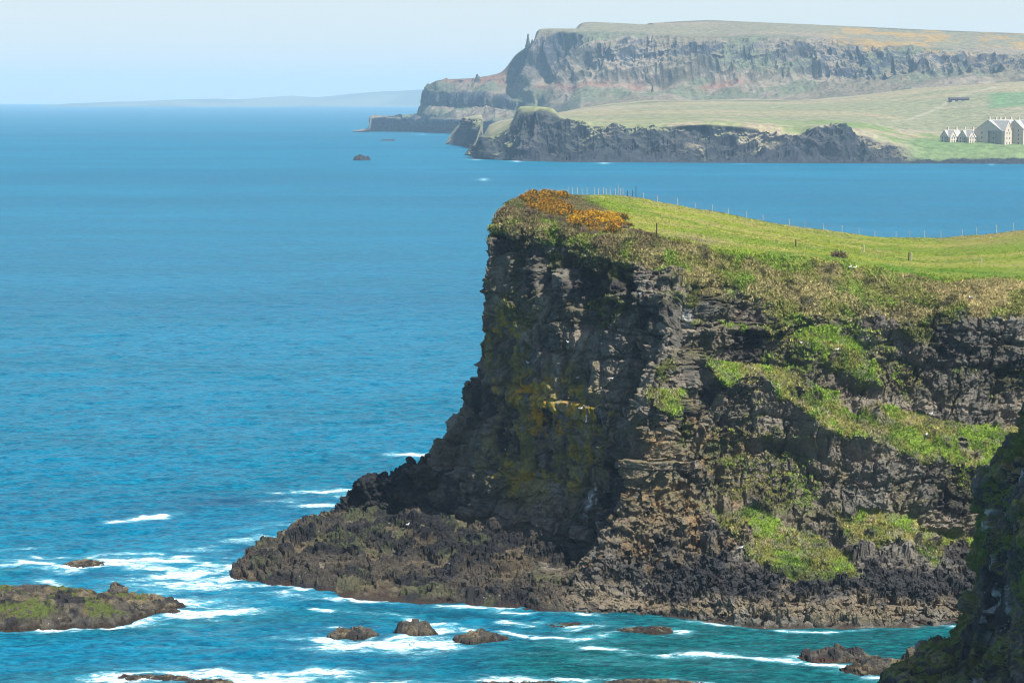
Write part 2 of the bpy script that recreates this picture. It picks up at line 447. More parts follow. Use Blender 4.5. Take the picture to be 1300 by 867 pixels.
disp = cliff * (big + b1 * 2.0 + b2 * 1.6 + b3 * (.30 + .25 * ss(8.6, 9.5, Ug)) + (c1 - .5) * .9 + (c2 - .5) * .55 + (c3 - .5) * .30 + (c4 - .5) * .3 - .45 * (1 - ss(.05, .22, e1_)) - .35 * (1 - ss(.04, .18, e2_)) + lay * .2)
disp = disp - cliff * (ss(7.3, 7.8, Ug) * (1 - ss(9.0, 9.8, Ug)) * ss(2.6, 3.2, Vg) * (1 - ss(6.2, 6.8, Vg))) * (b3 * .3 + b2 * .7 + lay * .3 - (c4 - .5) * 1.3)
disp = disp * (1 - .35 * left * ss(3, 4, Vg))
rg = ridge(P, 7., 4, 41)
mound = fbm(B, 5.5, 4, 316)
rg2 = ridge(P @ np.array([[.94, .34, 0], [-.34, .94, 0], [0, 0, 1]]), 3.2, 4, 43, anis=(2.2, .6, 1))
sh = shelf * ((rg2 - .6) * 1.5 + ss(.47, .53, mound) * (1 - ss(6.8, 7.8, Ug)) * 1.1 + (rg - .62) * 1.5 + (c1 - .5) * 1.25 + (c2 - .5) * .85 + (c3 - .5) * .4 + (fbm(P, 6., 3, 19) - .5) * 1.6 - .3 * (1 - ss(0, .14, f2 - f1)) - .2 * (1 - ss(0, .2, g2 - g1)))
# black ragged rock at the foot on the right stands in bigger steps
sh = sh * (1 + .35 * ss(10, 20, X))
turf = 1 - np.clip(rock, 0, 1)
heath = ss(6.6, 7.2, Vg) * (1 - ss(7.9, 8.15, Vg))
tus = turf * ((fbm(P, 2.2, 4, 33) - .5) * (.28 + 1.7 * heath + 1.2 * ledge) + (fbm(P, 14., 3, 34) - .5) * (.8 + 1.5 * heath))
tus += heath * (1 - ss(.25, .6, fbm(P, 5, 3, 61, anis=(1.6, 1.6, .6)))) * -.9
D_ = rock * (disp + sh) + tus * ss(2., 3., Vg)
D_ *= ss(-.0, 1.0, Vg) * .85 + .15
P = P + N0 * D_[..., None]
# second pass on the broken surface itself, so faces that now stand upright are broken up too
N1 = normals(P)
q1, q2_, qc = worley(P, 1.1, 1.1, .8, 801, .8); p1_, p2_, pc_ = worley(P, .5, .5, .36, 811, .6)
zone = ss(7.3, 7.8, Ug) * (1 - ss(9.0, 9.8, Ug)) * ss(2.6, 3.2, Vg) * (1 - ss(6.2, 6.8, Vg))
m2 = rock * ss(1.0, 1.3, Vg)
m2 = m2 * (1 - .72 * ss(2.8, 3.3, Vg))
P = P + N1 * (m2 * ((qc - .5) * .55 + (pc_ - .5) * .3 + (fbm(P, 2.4, 4, 821) - .5) * .9 * (1 - .6 * ss(2.8, 3.3, Vg)) - .16 * (1 - ss(0, .16, q2_ - q1))))[..., None]
# the shelf stays out of the water all the way in from its edge
lift = ss(1.08, 1.5, Vg) * (1 - ss(2.8, 3.2, Vg))
P[..., 2] = np.where(lift > 0, np.maximum(P[..., 2], lift * (.75 + 1.5 * (c2 * .5 + (rg - .4))) - .0 + (lift < .02) * -9), P[..., 2])
hN = normals(P)
nz = hN[..., 2]
HP = P; X, Y_, Z = P[..., 0], P[..., 1], P[..., 2]

# ---- what grows and lies on it (true colours of the surfaces)
def blob(px, py, rx, ry, rot=0., warp=2.5, Yd=292., seed=0):
    s = Yd / FPX
    cx = (px - 650) * s; cz = H_CAM - (py - Y0) * s
    a = math.radians(rot)
    w = (fbm(P, 3.5, 4, 200 + seed) - .5) * warp
    dx = (X - cx) + w; dz = (Z - cz) + w * .7
    u = (dx * math.cos(a) - dz * math.sin(a)) / (rx * s); v = (dx * math.sin(a) + dz * math.cos(a)) / (ry * s)
    return 1 - ss(.6, 1.15, np.sqrt(u * u + v * v))
na = fbm(P, 6., 4, 301); nb_ = fbm(P, 1.6, 4, 302); nc = fbm(P, .6, 3, 303); nd = fbm(P, 20., 3, 304)
C = np.zeros(P.shape, F32) + np.array((.190, .174, .142), F32)
C = mixc(C, (.070, .063, .060), ss(.48, .64, na))
C = mixc(C, (.23, .20, .155), ss(.48, .66, nb_) * .8 * ss(.35, .6, fbm(P, 8, 3, 305)))
C *= (.7 + .6 * np.where(Vg > 2.8, r2_, c2))[..., None]; C *= (.8 + .4 * np.where(Vg > 2.8, r3_, c3))[..., None]
C = mixc(C, (.32, .27, .20), ss(.62, .72, r1_) * .6 * cliff); C = mixc(C, (.36, .30, .22), ss(.76, .84, r2_) * .5 * cliff)
C = mixc(C, (.10, .095, .04), ss(.5, .66, fbm(P, 4., 4, 306)) * .55 * cliff)
# lichen on the sheltered left face
lich = blob(700, 545, 85, 95, 0, 5, 308, 1) + blob(640, 440, 40, 60, 0, 5, 315, 2) + .7 * blob(660, 600, 70, 60, 0, 5, 312, 3)
lich = np.clip(lich, 0, 1) * (1 - ss(7.2, 7.9, Ug))
lp = ss(.42, .6, fbm(P, 3.0, 4, 307, anis=(.7, .7, 1.5)))
C = mixc(C, (.36, .31, .10), lich * lp * .8)
C = mixc(C, (.75, .42, .03), np.clip(blob(690, 520, 48, 50, 0, 6, 310, 4) * ss(.5, .62, fbm(P, 2.2, 4, 308, anis=(.7, .7, 1.4))) * 1.1, 0, 1) * (1 - ss(7.2, 7.9, Ug)))
C = mixc(C, (.50, .36, .05), lich * ss(.6, .68, fbm(P, 2., 4, 309)))
C = mixc(C, (.28, .27, .26), lich * ss(.62, .7, fbm(P, 2., 4, 310, anis=(.5, .5, 2.))) * .8)
C = mixc(C, (.75, .75, .74), blob(752, 648, 7, 28, 12, .8, 303, 5) * ss(.40, .5, fbm(P, 1.2, 3, 311, anis=(.6, .6, 3))))
C = mixc(C, (.55, .56, .55), blob(872, 405, 9, 16, 0, 1.5, 295, 6) * ss(.45, .55, fbm(P, 1.2, 3, 312, anis=(.6, .6, 3))))
# ochre and tan weathered rock on the sunlit spur and its foot
och = ss(7.4, 7.9, Ug) * (1 - ss(9.2, 10.5, Ug)) * ss(1.7, 2.2, Vg) * (1 - ss(4.2, 5.2, Vg))
C = mixc(C, (.26, .205, .125), och * ss(.38, .55, fbm(P, 3., 4, 313)) * .8)
C = mixc(C, (.32, .21, .10), och * ss(.58, .66, fbm(P, 2., 4, 314)) * .8)
# shelf on the left: tan and brown with black and green patches
shl = (1 - ss(6.8, 7.8, Ug)) * (1 - ss(2.7, 3.1, Vg))
C = mixc(C, (.115, .088, .052), shl * ss(.3, .5, fbm(P, 5., 4, 315)) * .9)
C = mixc(C, (.050, .044, .036), shl * ss(.45, .60, fbm(P, 1.4, 4, 341)) * .8)
C = mixc(C, (.17, .145, .09), shl * ss(.60, .66, fbm(P, 2.5, 4, 319)) * .7)
C = mixc(C, (.026, .027, .031), shl * ss(.455, .50, mound + (rg2 - .6) * .12) * .94)
C = mixc(C, (.10, .115, .05), shl * ss(.58, .66, fbm(P, 4., 4, 317)) * .6)
shr = ss(7.5, 8.8, Ug) * (1 - ss(2.1, 2.7, Vg + (nb_ - .5) * .8))
C = mixc(C, (.042, .043, .047), shr * ss(1.6, 3., Z + (na - .5) * 3) * .92)
# tide band: pale limpet-scoured rock, then rusty weed at the waterline
tb = ss(.2, .8, Z + (nb_ - .5) * 1.5) * (1 - ss(1.7, 3.0, Z + (na - .5) * 3.5)) * (Vg < 2.6)
C = mixc(C, (.27, .215, .14), tb * (.25 + .65 * ss(6.5, 9, Ug)) * ss(.3, .5, fbm(P, 4, 4, 318)))
wd = (1 - ss(.15, .65, Z + (nb_ - .5) * 1.4)) * (Vg < 2.6)
C = mixc(C, (.060, .040, .030), wd * .85 * ss(.35, .5, fbm(P, 2., 3, 342)))
# green on ledges inside the face wherever it levels out
inface = ss(2.6, 3.2, Vg) * (1 - ss(7., 7.4, Vg)) * ss(7.0, 7.7, Ug)
flat = ss(.34, .62, nz + (nb_ - .5) * .3)
gp = inface * flat * ss(.50, .60, fbm(P, 7., 3, 320)) * ss(8, 11, Z)
gp = gp * (1 - .75 * zone)
veg = gp * .9
olive = np.array((.20, .20, .05), F32); bright = np.array((.175, .26, .03), F32); tan = np.array((.34, .29, .11), F32)
gc = np.zeros(P.shape, F32) + olive
gc = mixc(gc, bright, ss(.42, .58, fbm(P, 3., 4, 321)))
gc = mixc(gc, tan, ss(.58, .70, fbm(P, 2.2, 4, 322)) * .8)
gc = mixc(gc, (.05, .10, .015), ss(.58, .7, fbm(P, 2.5, 4, 323)) * .7)
C = mixc(C, gc * .9, veg) if False else C * (1 - veg[..., None]) + gc * .85 * veg[..., None]
lm = np.clip(ledge * (.55 + .9 * ss(.36, .54, fbm(P, 1.1, 3, 325))), 0, 1)
lm = np.maximum(lm, .0)
C = C * (1 - lm[..., None]) + gc * lm[..., None]
veg = np.maximum(veg, lm)
# extra moss patches on the left face under the brow
for (px, py, rx, ry, Yd) in ((645, 372, 9, 30, 320), (705, 330, 18, 10, 312), (665, 395, 14, 22, 318), (770, 395, 26, 26, 304), (880, 385, 14, 8, 298), (850, 470, 14, 24, 294),
                             (878, 545, 8, 24, 296), (1225, 400, 34, 26, 296), (1190, 430, 30, 20, 296), (1010, 600, 16, 10, 290), (980, 555, 24, 14, 293), (640, 275, 18, 14, 324)):
    m = blob(px, py, rx, ry, 0, 2.2, Yd, px) * ss(.44, .56, nb_)
    C = mixc(C, (.125, .135, .035), m * .9); veg = np.maximum(veg, m * .8)
# heath slope between rock rim and pasture
hv = Vg + (na - .5) * .9 + (nb_ - .5) * .7
hm = ss(6.75, 7.15, hv)
hc = np.zeros(P.shape, F32) + np.array((.20, .20, .055), F32)
hc = mixc(hc, (.16, .23, .035), ss(.45, .6, fbm(P, 5., 4, 325)))
hc = mixc(hc, (.30, .25, .11), ss(.48, .62, fbm(P, 3.5, 4, 326)) * .85)
hc = mixc(hc, (.06, .06, .028), ss(.56, .66, fbm(P, 1.9, 4, 327)) * .75)
hc = mixc(hc, (.36, .29, .13), ss(10.8, 12.2, Ug) * ss(.45, .58, fbm(P, 3, 4, 328)) * .8)
hc = mixc(hc, (.16, .125, .065), (1 - ss(5.5, 7.5, Ug)) * ss(.42, .55, fbm(P, 2.5, 3, 329)) * .8)
C = C * (1 - hm[..., None]) + hc * hm[..., None]; veg = np.maximum(veg, hm * .85)
# bare earth scar at the break of slope
scar = np.exp(-((Z - (lz(332) - 1.1 + .4 * np.sin(X * .5))) / .35) ** 2) * 0
# pasture
pm = ss(7.86, 8.0, Vg + (nb_ - .5) * .10)
pc = np.zeros(P.shape, F32) + np.array((.25, .30, .036), F32)
st = fbm(P, 5., 4, 330, anis=(2.5, .8, 1))
pc = mixc(pc, (.34, .32, .085), ss(.42, .60, st) * .8)
pc = mixc(pc, (.15, .25, .025), ss(.5, .62, fbm(P, 9., 3, 331, anis=(2., .8, 1))) * .6)
pc = mixc(pc, (.30, .26, .12), ss(.62, .70, fbm(P, 3., 4, 332, anis=(2.5, .7, 1))) * .6 * ss(8.15, 8.6, Vg))
lush = ss(7.9, 8.0, Vg) * (1 - ss(8.12, 8.35, Vg + (na - .5) * .3)) * ss(7.5, 9, Ug)
pc = mixc(pc, (.10, .22, .02), lush * .7 * ss(.3, .5, fbm(P, 4., 3, 333)))
pc = mixc(pc, (.27, .22, .13), np.exp(-((Vg - 8.22) / .12) ** 2) * np.exp(-((Ug - 7.0) / .7) ** 2) * .9)
pc = mixc(pc, (.29, .25, .13), ss(9.5, 9.9, Vg) * ss(.4, .55, nb_) * .6)
pc = mixc(pc, (.29, .22, .10), ss(9.2, 9.7, Vg) * ss(11.5, 13., Ug) * .5)
# pale dead grass and bracken between gorse and pasture
gz = (1 - ss(5.6, 6.4, Ug + (Vg - 8) * 1.7))
pm2 = pm
gcx = np.zeros(P.shape, F32) + np.array((.17, .135, .065), F32)
gcx = mixc(gcx, (.10, .12, .04), ss(.45, .6, nb_))
pc = pc * (1 - gz[..., None]) + gcx * gz[..., None]
C = C * (1 - pm[..., None]) + pc * pm[..., None]; veg = np.maximum(veg, pm)
C = np.clip(C, .005, .9)
TUFT_C = C
headland = grid_mesh('headland', P, C, {'Veg': veg}, M_CLIFF)
tag(headland, 'dark basalt headland with sheer layered cliff, grassy ledges and green pasture on top', None, None, 'structure')
HPX, HPY, HD = project(HP)

def on_top(X_, Y__):
    """height of the pasture / brow at a place"""
    m = Vg > 7.2
    m &= Vg < 10.9
    xs = HP[..., 0][m]; ys = HP[..., 1][m]; zs = HP[..., 2][m]
    k = np.argmin((xs - X_) ** 2 + (ys - Y__) ** 2)
    return float(zs[k])
def seen_at(px, py, vmin=0., vmax=12.):
    """the nearest point of the headland's surface in that direction"""
    m = ((HPX - px) ** 2 + (HPY - py) ** 2 < 5.) & (Vg >= vmin) & (Vg <= vmax)
    if not m.any():
        d = (HPX - px) ** 2 + (HPY - py) ** 2 + 1e6 * ((Vg < vmin) | (Vg > vmax))
        k = np.argmin(d)
    else:
        k = np.argmin(np.where(m, HD, 1e9))
    return HP.reshape(-1, 3)[k], hN.reshape(-1, 3)[k]

# ------------------------------------------------------------------ the near cliff, bottom right
NR = []
for w, ps in (((1128, 868), [(1150, 858, 252), (1185, 835, 252), (1206, 815, 254), (1226, 755, 256), (1231, 700, 258), (1236, 650, 260), (1250, 598, 262), (1278, 560, 264), (1296, 535, 266), (1305, 505, 268)]),):
    pass
def nrib(xa, Yw, h, lean, zt):
    # a steep face that looks left: foot at (xa,Yw), height zt
    pts = [(xa - 1.5, Yw, -3.), (xa, Yw, -.2)]
    return pts
def near_rib(rows):
    return [tuple(r) for r in rows]
def sil(Yd, off=0.):
    # silhouette of the near cliff, measured at depth Yd
    q = [(1105, 880), (1140, 862), (1160, 846), (1188, 832), (1207, 812), (1223, 765), (1230, 712), (1233, 668), (1240, 618), (1256, 592), (1279, 558), (1290, 535), (1300, 500), (1318, 462), (1345, 430)]
    r = [at(a, b, Yd) for a, b in q]
    return [(r[0][0] - 6, Yd, -4.)] + r + [at(1420, 395, Yd), at(1800, 370, Yd)]
s0 = [(x_ + 1.3, y_, z_) for x_, y_, z_ in sil(207)]
def shift(r, dx, dy, k=0.): return [(p[0] + dx + k * max(p[2], 0), p[1] + dy, p[2]) for p in r]
NRIBS = [shift(s0, 6.0, 14, .10), shift(s0, .6, 5, .02), s0, shift(s0, 1.2, -7, -.02), shift(s0, .4, -15, -.03), shift(s0, 5., -22, .0), shift(s0, 4.5, -32, -.02), shift(s0, 9.0, -42, 0), shift(s0, 14, -60, 0)]
nB, nU, nV = sweep(NRIBS, [50, 60, 90, 100, 90, 80, 60, 30], [30, 24, 20, 20, 20, 34, 30, 26, 30, 24, 24, 20, 30, 30, 30, 30, 30])
nN = normals(nB)
if nN[len(nN) // 2, 100, 0] > 0: nN = -nN
P = nB; X, Y_, Z = P[..., 0], P[..., 1], P[..., 2]
f1, f2, c1 = worley(P, 3., 3., 2.6, 61, .9); g1, g2, c2 = worley(P, 1.3, 1.3, 1.2, 62, .7); h1, h2, c3 = worley(P, .55, .55, .45, 63, .5)
dd = (fbm(P, 8., 3, 64) - .5) * 3.2 + (c1 - .5) * 1.3 + (c2 - .5) * .75 + (c3 - .5) * .32 - .3 * (1 - ss(0, .15, f2 - f1))
P = nB + nN * dd[..., None]
X, Y_, Z = P[..., 0], P[..., 1], P[..., 2]
n2 = normals(P); 
if n2[len(n2) // 2, 100, 0] > 0: n2 = -n2
C = np.zeros(P.shape, F32) + np.array((.15, .13, .11), F32)
C = mixc(C, (.06, .055, .055), ss(.45, .6, fbm(P, 4, 4, 65))); C *= (.6 + .8 * c2)[..., None]
up = np.abs(n2[..., 2])
gm = ss(.30, .6, up + (fbm(P, 2, 3, 66) - .5) * .5) * ss(.38, .5, fbm(P, 6, 3, 67)) * ss(2., 5., Z)
gm = np.maximum(gm, ss(.52, .60, fbm(P, 5., 4, 68)) * ss(8, 13, Z) * .8)
gc = np.zeros(P.shape, F32) + np.array((.19, .23, .04), F32); gc = mixc(gc, (.33, .27, .11), ss(.52, .65, fbm(P, 2, 4, 69)))
C = C * (1 - gm[..., None]) + gc * gm[..., None]
C = mixc(C, (.5, .5, .48), ss(.665, .70, fbm(P, 2., 4, 70, anis=(1, 1, 2.5))) * (1 - gm) * ss(2, 4, Z))
C = mixc(C, (.2, .17, .11), (1 - ss(1, 2.5, Z)) * .6)
near = grid_mesh('near_cliff', P, C, {'Veg': gm}, M_CLIFF)
tag(near, 'shaded dark cliff with hanging grass closing the right edge of the bay', None, None, 'structure')
#@@PART3
# ------------------------------------------------------------------ rocks and islets in the water
def rock(name, px, py, hw, depth, h, label, group=None, seed=1, grassy=0., res=None, cut=None, awash=0., rot=0., weed=(.045, .032, .022), far=False, cat='rock'):
    """px,py: middle of its waterline nearest us; hw: half width in photo pixels; depth, h in metres"""
    c = wl(px, py); s = c[1] / FPX; rx = hw * s; ry = depth / 2.
    n = int(min(260, max(24, 2 * rx / (res or .12)))); m = int(min(200, max(20, 2 * ry / (res or .14))))
    a = np.linspace(-1.25, 1.25, n); b = np.linspace(-1.25, 1.25, m)
    A, Bb = np.meshgrid(a, b, indexing='ij')
    L = np.stack([A * rx, Bb * ry, 0 * A], -1)
    W_ = L + np.array((c[0] + seed * 13., c[1] + ry, 0))
    w = (fbm(W_, max(rx * .7, 1.), 3, seed) - .5) * .9
    r = np.sqrt(A ** 2 + Bb ** 2) + w
    dome = np.clip(1 - np.clip(r, 0, 2) ** 2.2, -1, 1)
    sc = min(1., h / 1.2 + .15)
    f1, f2, c1 = worley(W_, 2.2 * sc, 2.2 * sc, 2., seed + 5, .7); g1, g2, c2 = worley(W_, .8 * sc, .8 * sc, 1., seed + 6, .7)
    z = h * (np.sign(dome) * np.abs(dome) ** .75) * (.75 + .5 * fbm(W_, rx * .5 + .5, 3, seed + 9))
    z = z + ((c1 - .5) * .5 + (c2 - .5) * .32 + (ridge(W_, 2.5 * sc, 3, seed + 3) - .6) * .9) * h * (.32 if grassy else .6) * ss(-.3, .3, dome)
    z = np.where(dome < 0, np.minimum(z, -.1), z) - awash
    z = np.maximum(z, -1.5)
    P_ = np.stack([L[..., 0] * math.cos(rot) - L[..., 1] * math.sin(rot), L[..., 0] * math.sin(rot) + L[..., 1] * math.cos(rot), z], -1)
    nn = normals(P_)
    Pw = P_ + np.array((c[0] + seed * 13., c[1], 0))
    u1, u2, uc = worley(Pw, .7 * sc, .7 * sc, .45 * sc, seed + 40, .7)
    P_ = P_ + nn * (((uc - .5) * .35 + (fbm(Pw, 1.2 * sc, 4, seed + 41) - .5) * .6 - .12 * (1 - ss(0, .15, u2 - u1))) * min(sc, 1.) * (0 if far else 1) * ss(-.6, .1, z))[..., None]
    nn = normals(P_)
    C = np.zeros(P_.shape, F32) + np.array((.10, .088, .07), F32)
    C = mixc(C, (.19, .155, .095), ss(.42, .6, fbm(W_, 2.5 * sc, 4, seed + 20)))
    C = mixc(C, (.035, .034, .036), ss(.5, .62, fbm(W_, 1.6 * sc, 4, seed + 21)) * .9)
    C *= (.7 + .6 * c2)[..., None]
    C = mixc(C, weed, (1 - ss(.15, .7, z + (c2 - .5) * .6)) * .9)
    if name == 'skerry': C = C * 0 + np.array((.035, .033, .036), F32)
    veg = np.zeros(z.shape)
    if grassy:
        g = ss(.45, .7, nn[..., 2] + 0 * z) * ss(h * .34, h * .5, z + (fbm(W_, 3., 3, seed + 30) - .5) * h * .5) * ss(.47, .55, fbm(W_, 3., 3, seed + 31)) * grassy
        gc = np.zeros(P_.shape, F32) + np.array((.105, .135, .03), F32); gc = mixc(gc, (.15, .125, .06), ss(.5, .62, fbm(W_, 2, 3, seed + 32)))
        C = C * (1 - g[..., None]) + gc * g[..., None]; veg = g
    o = grid_mesh(name, P_, C, {'Veg': veg}, M_CLIFF)
    o.location = (c[0], c[1] + ry, 0)
    tag(o, label, cat, group)
    return o

rock('grassy_islet', 25, 797, 176, 18., 2.4, 'large brown islet with green grass on top at the left edge', None, 3, 1., cat='islet')
rock('sea_rock', 140, 778, 24, 6., 2.3, 'rounded tan rock knob on the right shoulder of the grassy islet', None, 17, cat='rock')
rock('sea_rock', 165, 783, 28, 5., 1.1, 'low dark tongue of rock trailing off the right end of the grassy islet', None, 19, cat='rock')
rock('wave_washed_rock', 105, 722, 34, 4., .7, 'brown rock awash in white surf beyond the grassy islet', None, 4, cat='rock')
rock('wave_washed_rock', 212, 779, 17, 2., .35, 'small dark rock in foam just right of the grassy islet', None, 5, cat='rock')
rock('wave_washed_rock', 190, 866, 48, 2.6, .45, 'flat dark rock slab awash at the bottom left corner', None, 6, cat='rock')
rock('wave_washed_rock', 255, 874, 40, 2.6, .5, 'brown weedy slab cut by the bottom edge, right of the flat slab', None, 7, cat='rock')
rock('sea_rock', 452, 813, 35, 3.2, 1.0, 'low weedy rock, leftmost of the three in the foam ring', 'three rocks in the foam below the shelf', 8)
rock('sea_rock', 527, 809, 27, 3.0, 1.45, 'domed rock, middle and tallest of the three in the foam ring', 'three rocks in the foam below the shelf', 9)
rock('sea_rock', 608, 816, 34, 3.0, 1.0, 'low weedy rock, rightmost of the three in the foam ring', 'three rocks in the foam below the shelf', 10)
rock('wave_washed_rock', 722, 797, 36, 2.4, .25, 'dark rock barely awash under white foam in the green bay', None, 11)
rock('wave_washed_rock', 816, 804, 40, 2.6, .5, 'long black rock breaking the surface in the green bay below the spur', None, 12)
rock('sea_rock', 1058, 842, 46, 4., 1.2, 'pale jagged rock in the green bay near the shaded cliff', None, 13, weed=(.10, .05, .035))
rock('sea_rock', 1120, 856, 46, 5., .9, 'low pale rock reef running out from the foot of the shaded cliff', None, 14, rot=.35)
rock('sea_rock', 1178, 846, 34, 5., 1.6, 'brown rock hump between the pale reef and the shaded cliff', None, 18)
rock('wave_washed_rock', 660, 873, 60, 2.4, .35, 'dark slab awash at the bottom edge below the three rocks', None, 15)
rock('wave_washed_rock', 830, 872, 75, 2.4, .45, 'long dark slab awash at the bottom edge under the green bay', None, 16)
rock('skerry', 458, 204, 9, 14., 5., 'tiny black pyramid rock alone in the far sea', None, 31, res=1.2, cat='rock')
rock('skerry', 492, 179, 9, 18., 2., 'small dark skerry off the far headland tip', None, 32, res=1.5, cat='rock')

# ------------------------------------------------------------------ the sea
xc = np.concatenate([np.linspace(-PI, -.25, 50, endpoint=False), np.linspace(-.25, .25, 860, endpoint=False), np.linspace(.25, PI, 50, endpoint=False)])
rr = np.concatenate([np.linspace(5, 235, 30, endpoint=False),
                     1 / np.linspace(1 / 235., 1 / 420., 620, endpoint=False), 1 / np.linspace(1 / 420., 1 / 1200., 260, endpoint=False),
                     np.geomspace(1200, 20000, 90)])
TH, RR = np.meshgrid(xc, rr, indexing='ij')
P = np.stack([np.sin(TH) * RR, np.cos(TH) * RR, 0 * RR], -1)
nearm = (RR > 200) & (RR < 1250) & (np.abs(TH) < .26)
Q = P[nearm]
amp = 1 - ss(500, 1200, RR[nearm])
ca, sa = math.cos(.35), math.sin(.35)
Qr = np.stack([Q[:, 0] * ca + Q[:, 1] * sa, -Q[:, 0] * sa + Q[:, 1] * ca, 0 * Q[:, 0]], -1)
wz = (ridge(Qr, 5.5, 4, 71, anis=(1.9, 1, 1)) - .6) * .62 + (fbm(Qr, 1.5, 3, 72, anis=(1.5, 1, 1)) - .5) * .30 + (fbm(Qr, 16., 2, 73, anis=(2.5, 1, 1)) - .5) * .5
FOAM = [  # polylines over the water: points (px,py), half width in m, strength
 ([(10, 716), (60, 716), (100, 724), (150, 712), (200, 714), (240, 718)], 1.5, 1.15), ([(150, 722), (200, 726), (270, 718), (300, 716)], 2.2, .72),
 ([(205, 740), (260, 745), (300, 730)], 2.8, .8), ([(140, 708), (180, 706), (215, 712)], 1.6, 1.2), ([(180, 730), (250, 732), (290, 742)], 2., .8), ([(30, 706), (70, 712)], 1.6, .9), ([(160, 760), (200, 762), (260, 768)], 1.8, .95), ([(170, 782), (215, 774), (250, 780), (285, 774)], 1.9, 1.15),
 ([(190, 782), (230, 784)], .9, 1.0), ([(230, 700), (300, 690), (360, 668)], 2.4, .45), ([(150, 663), (190, 657), (226, 653)], .75, 1.05), ([(380, 624), (420, 628), (455, 628)], 2.0, 1.2),
 ([(350, 638), (390, 640), (420, 642)], 1.3, .8), ([(385, 660), (430, 655)], 1., .7), ([(515, 578), (552, 578)], 1.3, .9), ([(350, 619), (365, 620)], .7, .9),
 ([(285, 712), (290, 736), (310, 742), (360, 748), (400, 752), (470, 760), (560, 770), (660, 778), (760, 783)], .65, .92),
 ([(300, 740), (340, 745), (400, 753)], 1.0, 1.0), ([(400, 770), (450, 775), (500, 780), (560, 795), (592, 798)], .5, .9), ([(560, 794), (590, 799)], .9, 1.),
 ([(380, 812), (420, 818), (490, 818), (560, 820)], 1.6, .95), ([(470, 803), (500, 812), (550, 803), (570, 800)], .9, .8), ([(395, 800), (430, 798)], .6, .7),
 ([(640, 803), (700, 808), (750, 810)], .6, .8), ([(690, 793), (720, 797), (752, 791)], .8, 1.), ([(775, 806), (800, 801), (850, 800), (870, 803)], .7, .92),
 ([(640, 789), (680, 795)], .6, .8), ([(750, 822), (790, 829), (850, 831), (920, 833), (990, 838), (1030, 845), (1070, 850)], .52, 1.05), ([(750, 822), (770, 826)], .8, .9),
 ([(1000, 838), (1015, 834)], .6, .8), ([(150, 862), (200, 856), (260, 858), (330, 866)], 1.6, 1.1), ([(350, 856), (400, 854), (450, 858), (480, 862)], 1.0, .98), ([(340, 866), (420, 868), (500, 870)], 1.8, 1.),
 ([(570, 866), (620, 860), (700, 858), (760, 862)], .9, 1.0), ([(760, 868), (840, 862), (900, 866)], .6, .9), ([(0, 700), (40, 697)], .8, .55), ([(0, 797), (60, 800), (120, 797), (190, 786)], .55, .9),
 ([(860, 788), (960, 800), (1100, 800), (1215, 797)], .35, .75), ([(480, 757), (540, 764)], .7, .8), ([(275, 697), (290, 699)], .4, 1.), ([(1130, 848), (1090, 858), (1130, 862)], .5, .8),
 ([(60, 736), (80, 744)], .7, .8),
 
 ([(300, 745), (350, 752), (420, 756)], 1.6, .62), ([(240, 725), (290, 728)], 2.2, .66)]
foam = np.zeros(len(Q)); Q2 = Q[:, :2]
wq = np.stack([(fbm(Q, 5., 3, 81) - .5), (fbm(Q, 5., 3, 82) - .5)], -1) * 3.6
def strokes(lst, Qp, warp):
    out = np.zeros(len(Qp))
    for pts, w, s in lst:
        w_ = [np.array(wl(*p)[:2]) for p in pts]
        scale = max(1., w_[0][1] / 290. * .5)
        lo = np.min(w_, 0) - 4 * w * scale - 3; hi = np.max(w_, 0) + 4 * w * scale + 3
        m = (Qp[:, 0] > lo[0]) & (Qp[:, 0] < hi[0]) & (Qp[:, 1] > lo[1]) & (Qp[:, 1] < hi[1])
        q = Qp[m] + warp[m]
        dmin = np.full(len(q), 1e9)
        for a, b in zip(w_[:-1], w_[1:]):
            ab = b - a; t = np.clip(((q - a) @ ab) / (ab @ ab), 0, 1)
            e = q - (a + t[:, None] * ab)
            dmin = np.minimum(dmin, np.sqrt(e[:, 0] ** 2 + e[:, 1] ** 2))
        out[m] = np.maximum(out[m], s * np.exp(-(dmin / (w * 1.8)) ** 1.25))
    return out
foam = strokes([(f[0], f[1], f[2] * .80) for f in FOAM if f[2] > 0], Q2, wq)
foam = np.maximum(foam, .12 * ss(-66, -50, -np.abs(Q2[:, 0] + 22)) * (1 - ss(300, 330, Q2[:, 1])) * ss(.45, .6, fbm(Q, 9., 3, 91, anis=(2, 1, 1))))
DARK = [([(280, 637), (350, 638)], 3., .8), ([(190, 652), (240, 645)], 3., .4), ([(380, 822), (450, 832), (700, 840)], 3., .45), ([(640, 796), (760, 800), (900, 806)], 1.6, .75), ([(640, 825), (750, 832), (800, 835)], 2.5, .5),
        ([(1110, 817), (1200, 818), (1000, 810)], 1.6, .45), ([(300, 745), (420, 762), (640, 785)], 1.3, .5), ([(100, 730), (160, 732)], 1., .6), ([(420, 808), (620, 816)], 2.2, .75), ([(150, 864), (300, 868)], 2., .7),
        ([(600, 870), (760, 866), (900, 872)], 2., .6), ([(330, 690), (290, 705)], 1.5, .7), ([(700, 823), (900, 826)], 2, .3), ([(1050, 808), (1130, 810)], 1.2, .5)]
dark = strokes(DARK, Q2, wq) * (.6 + .8 * (fbm(Q, 4., 3, 84) - .3))
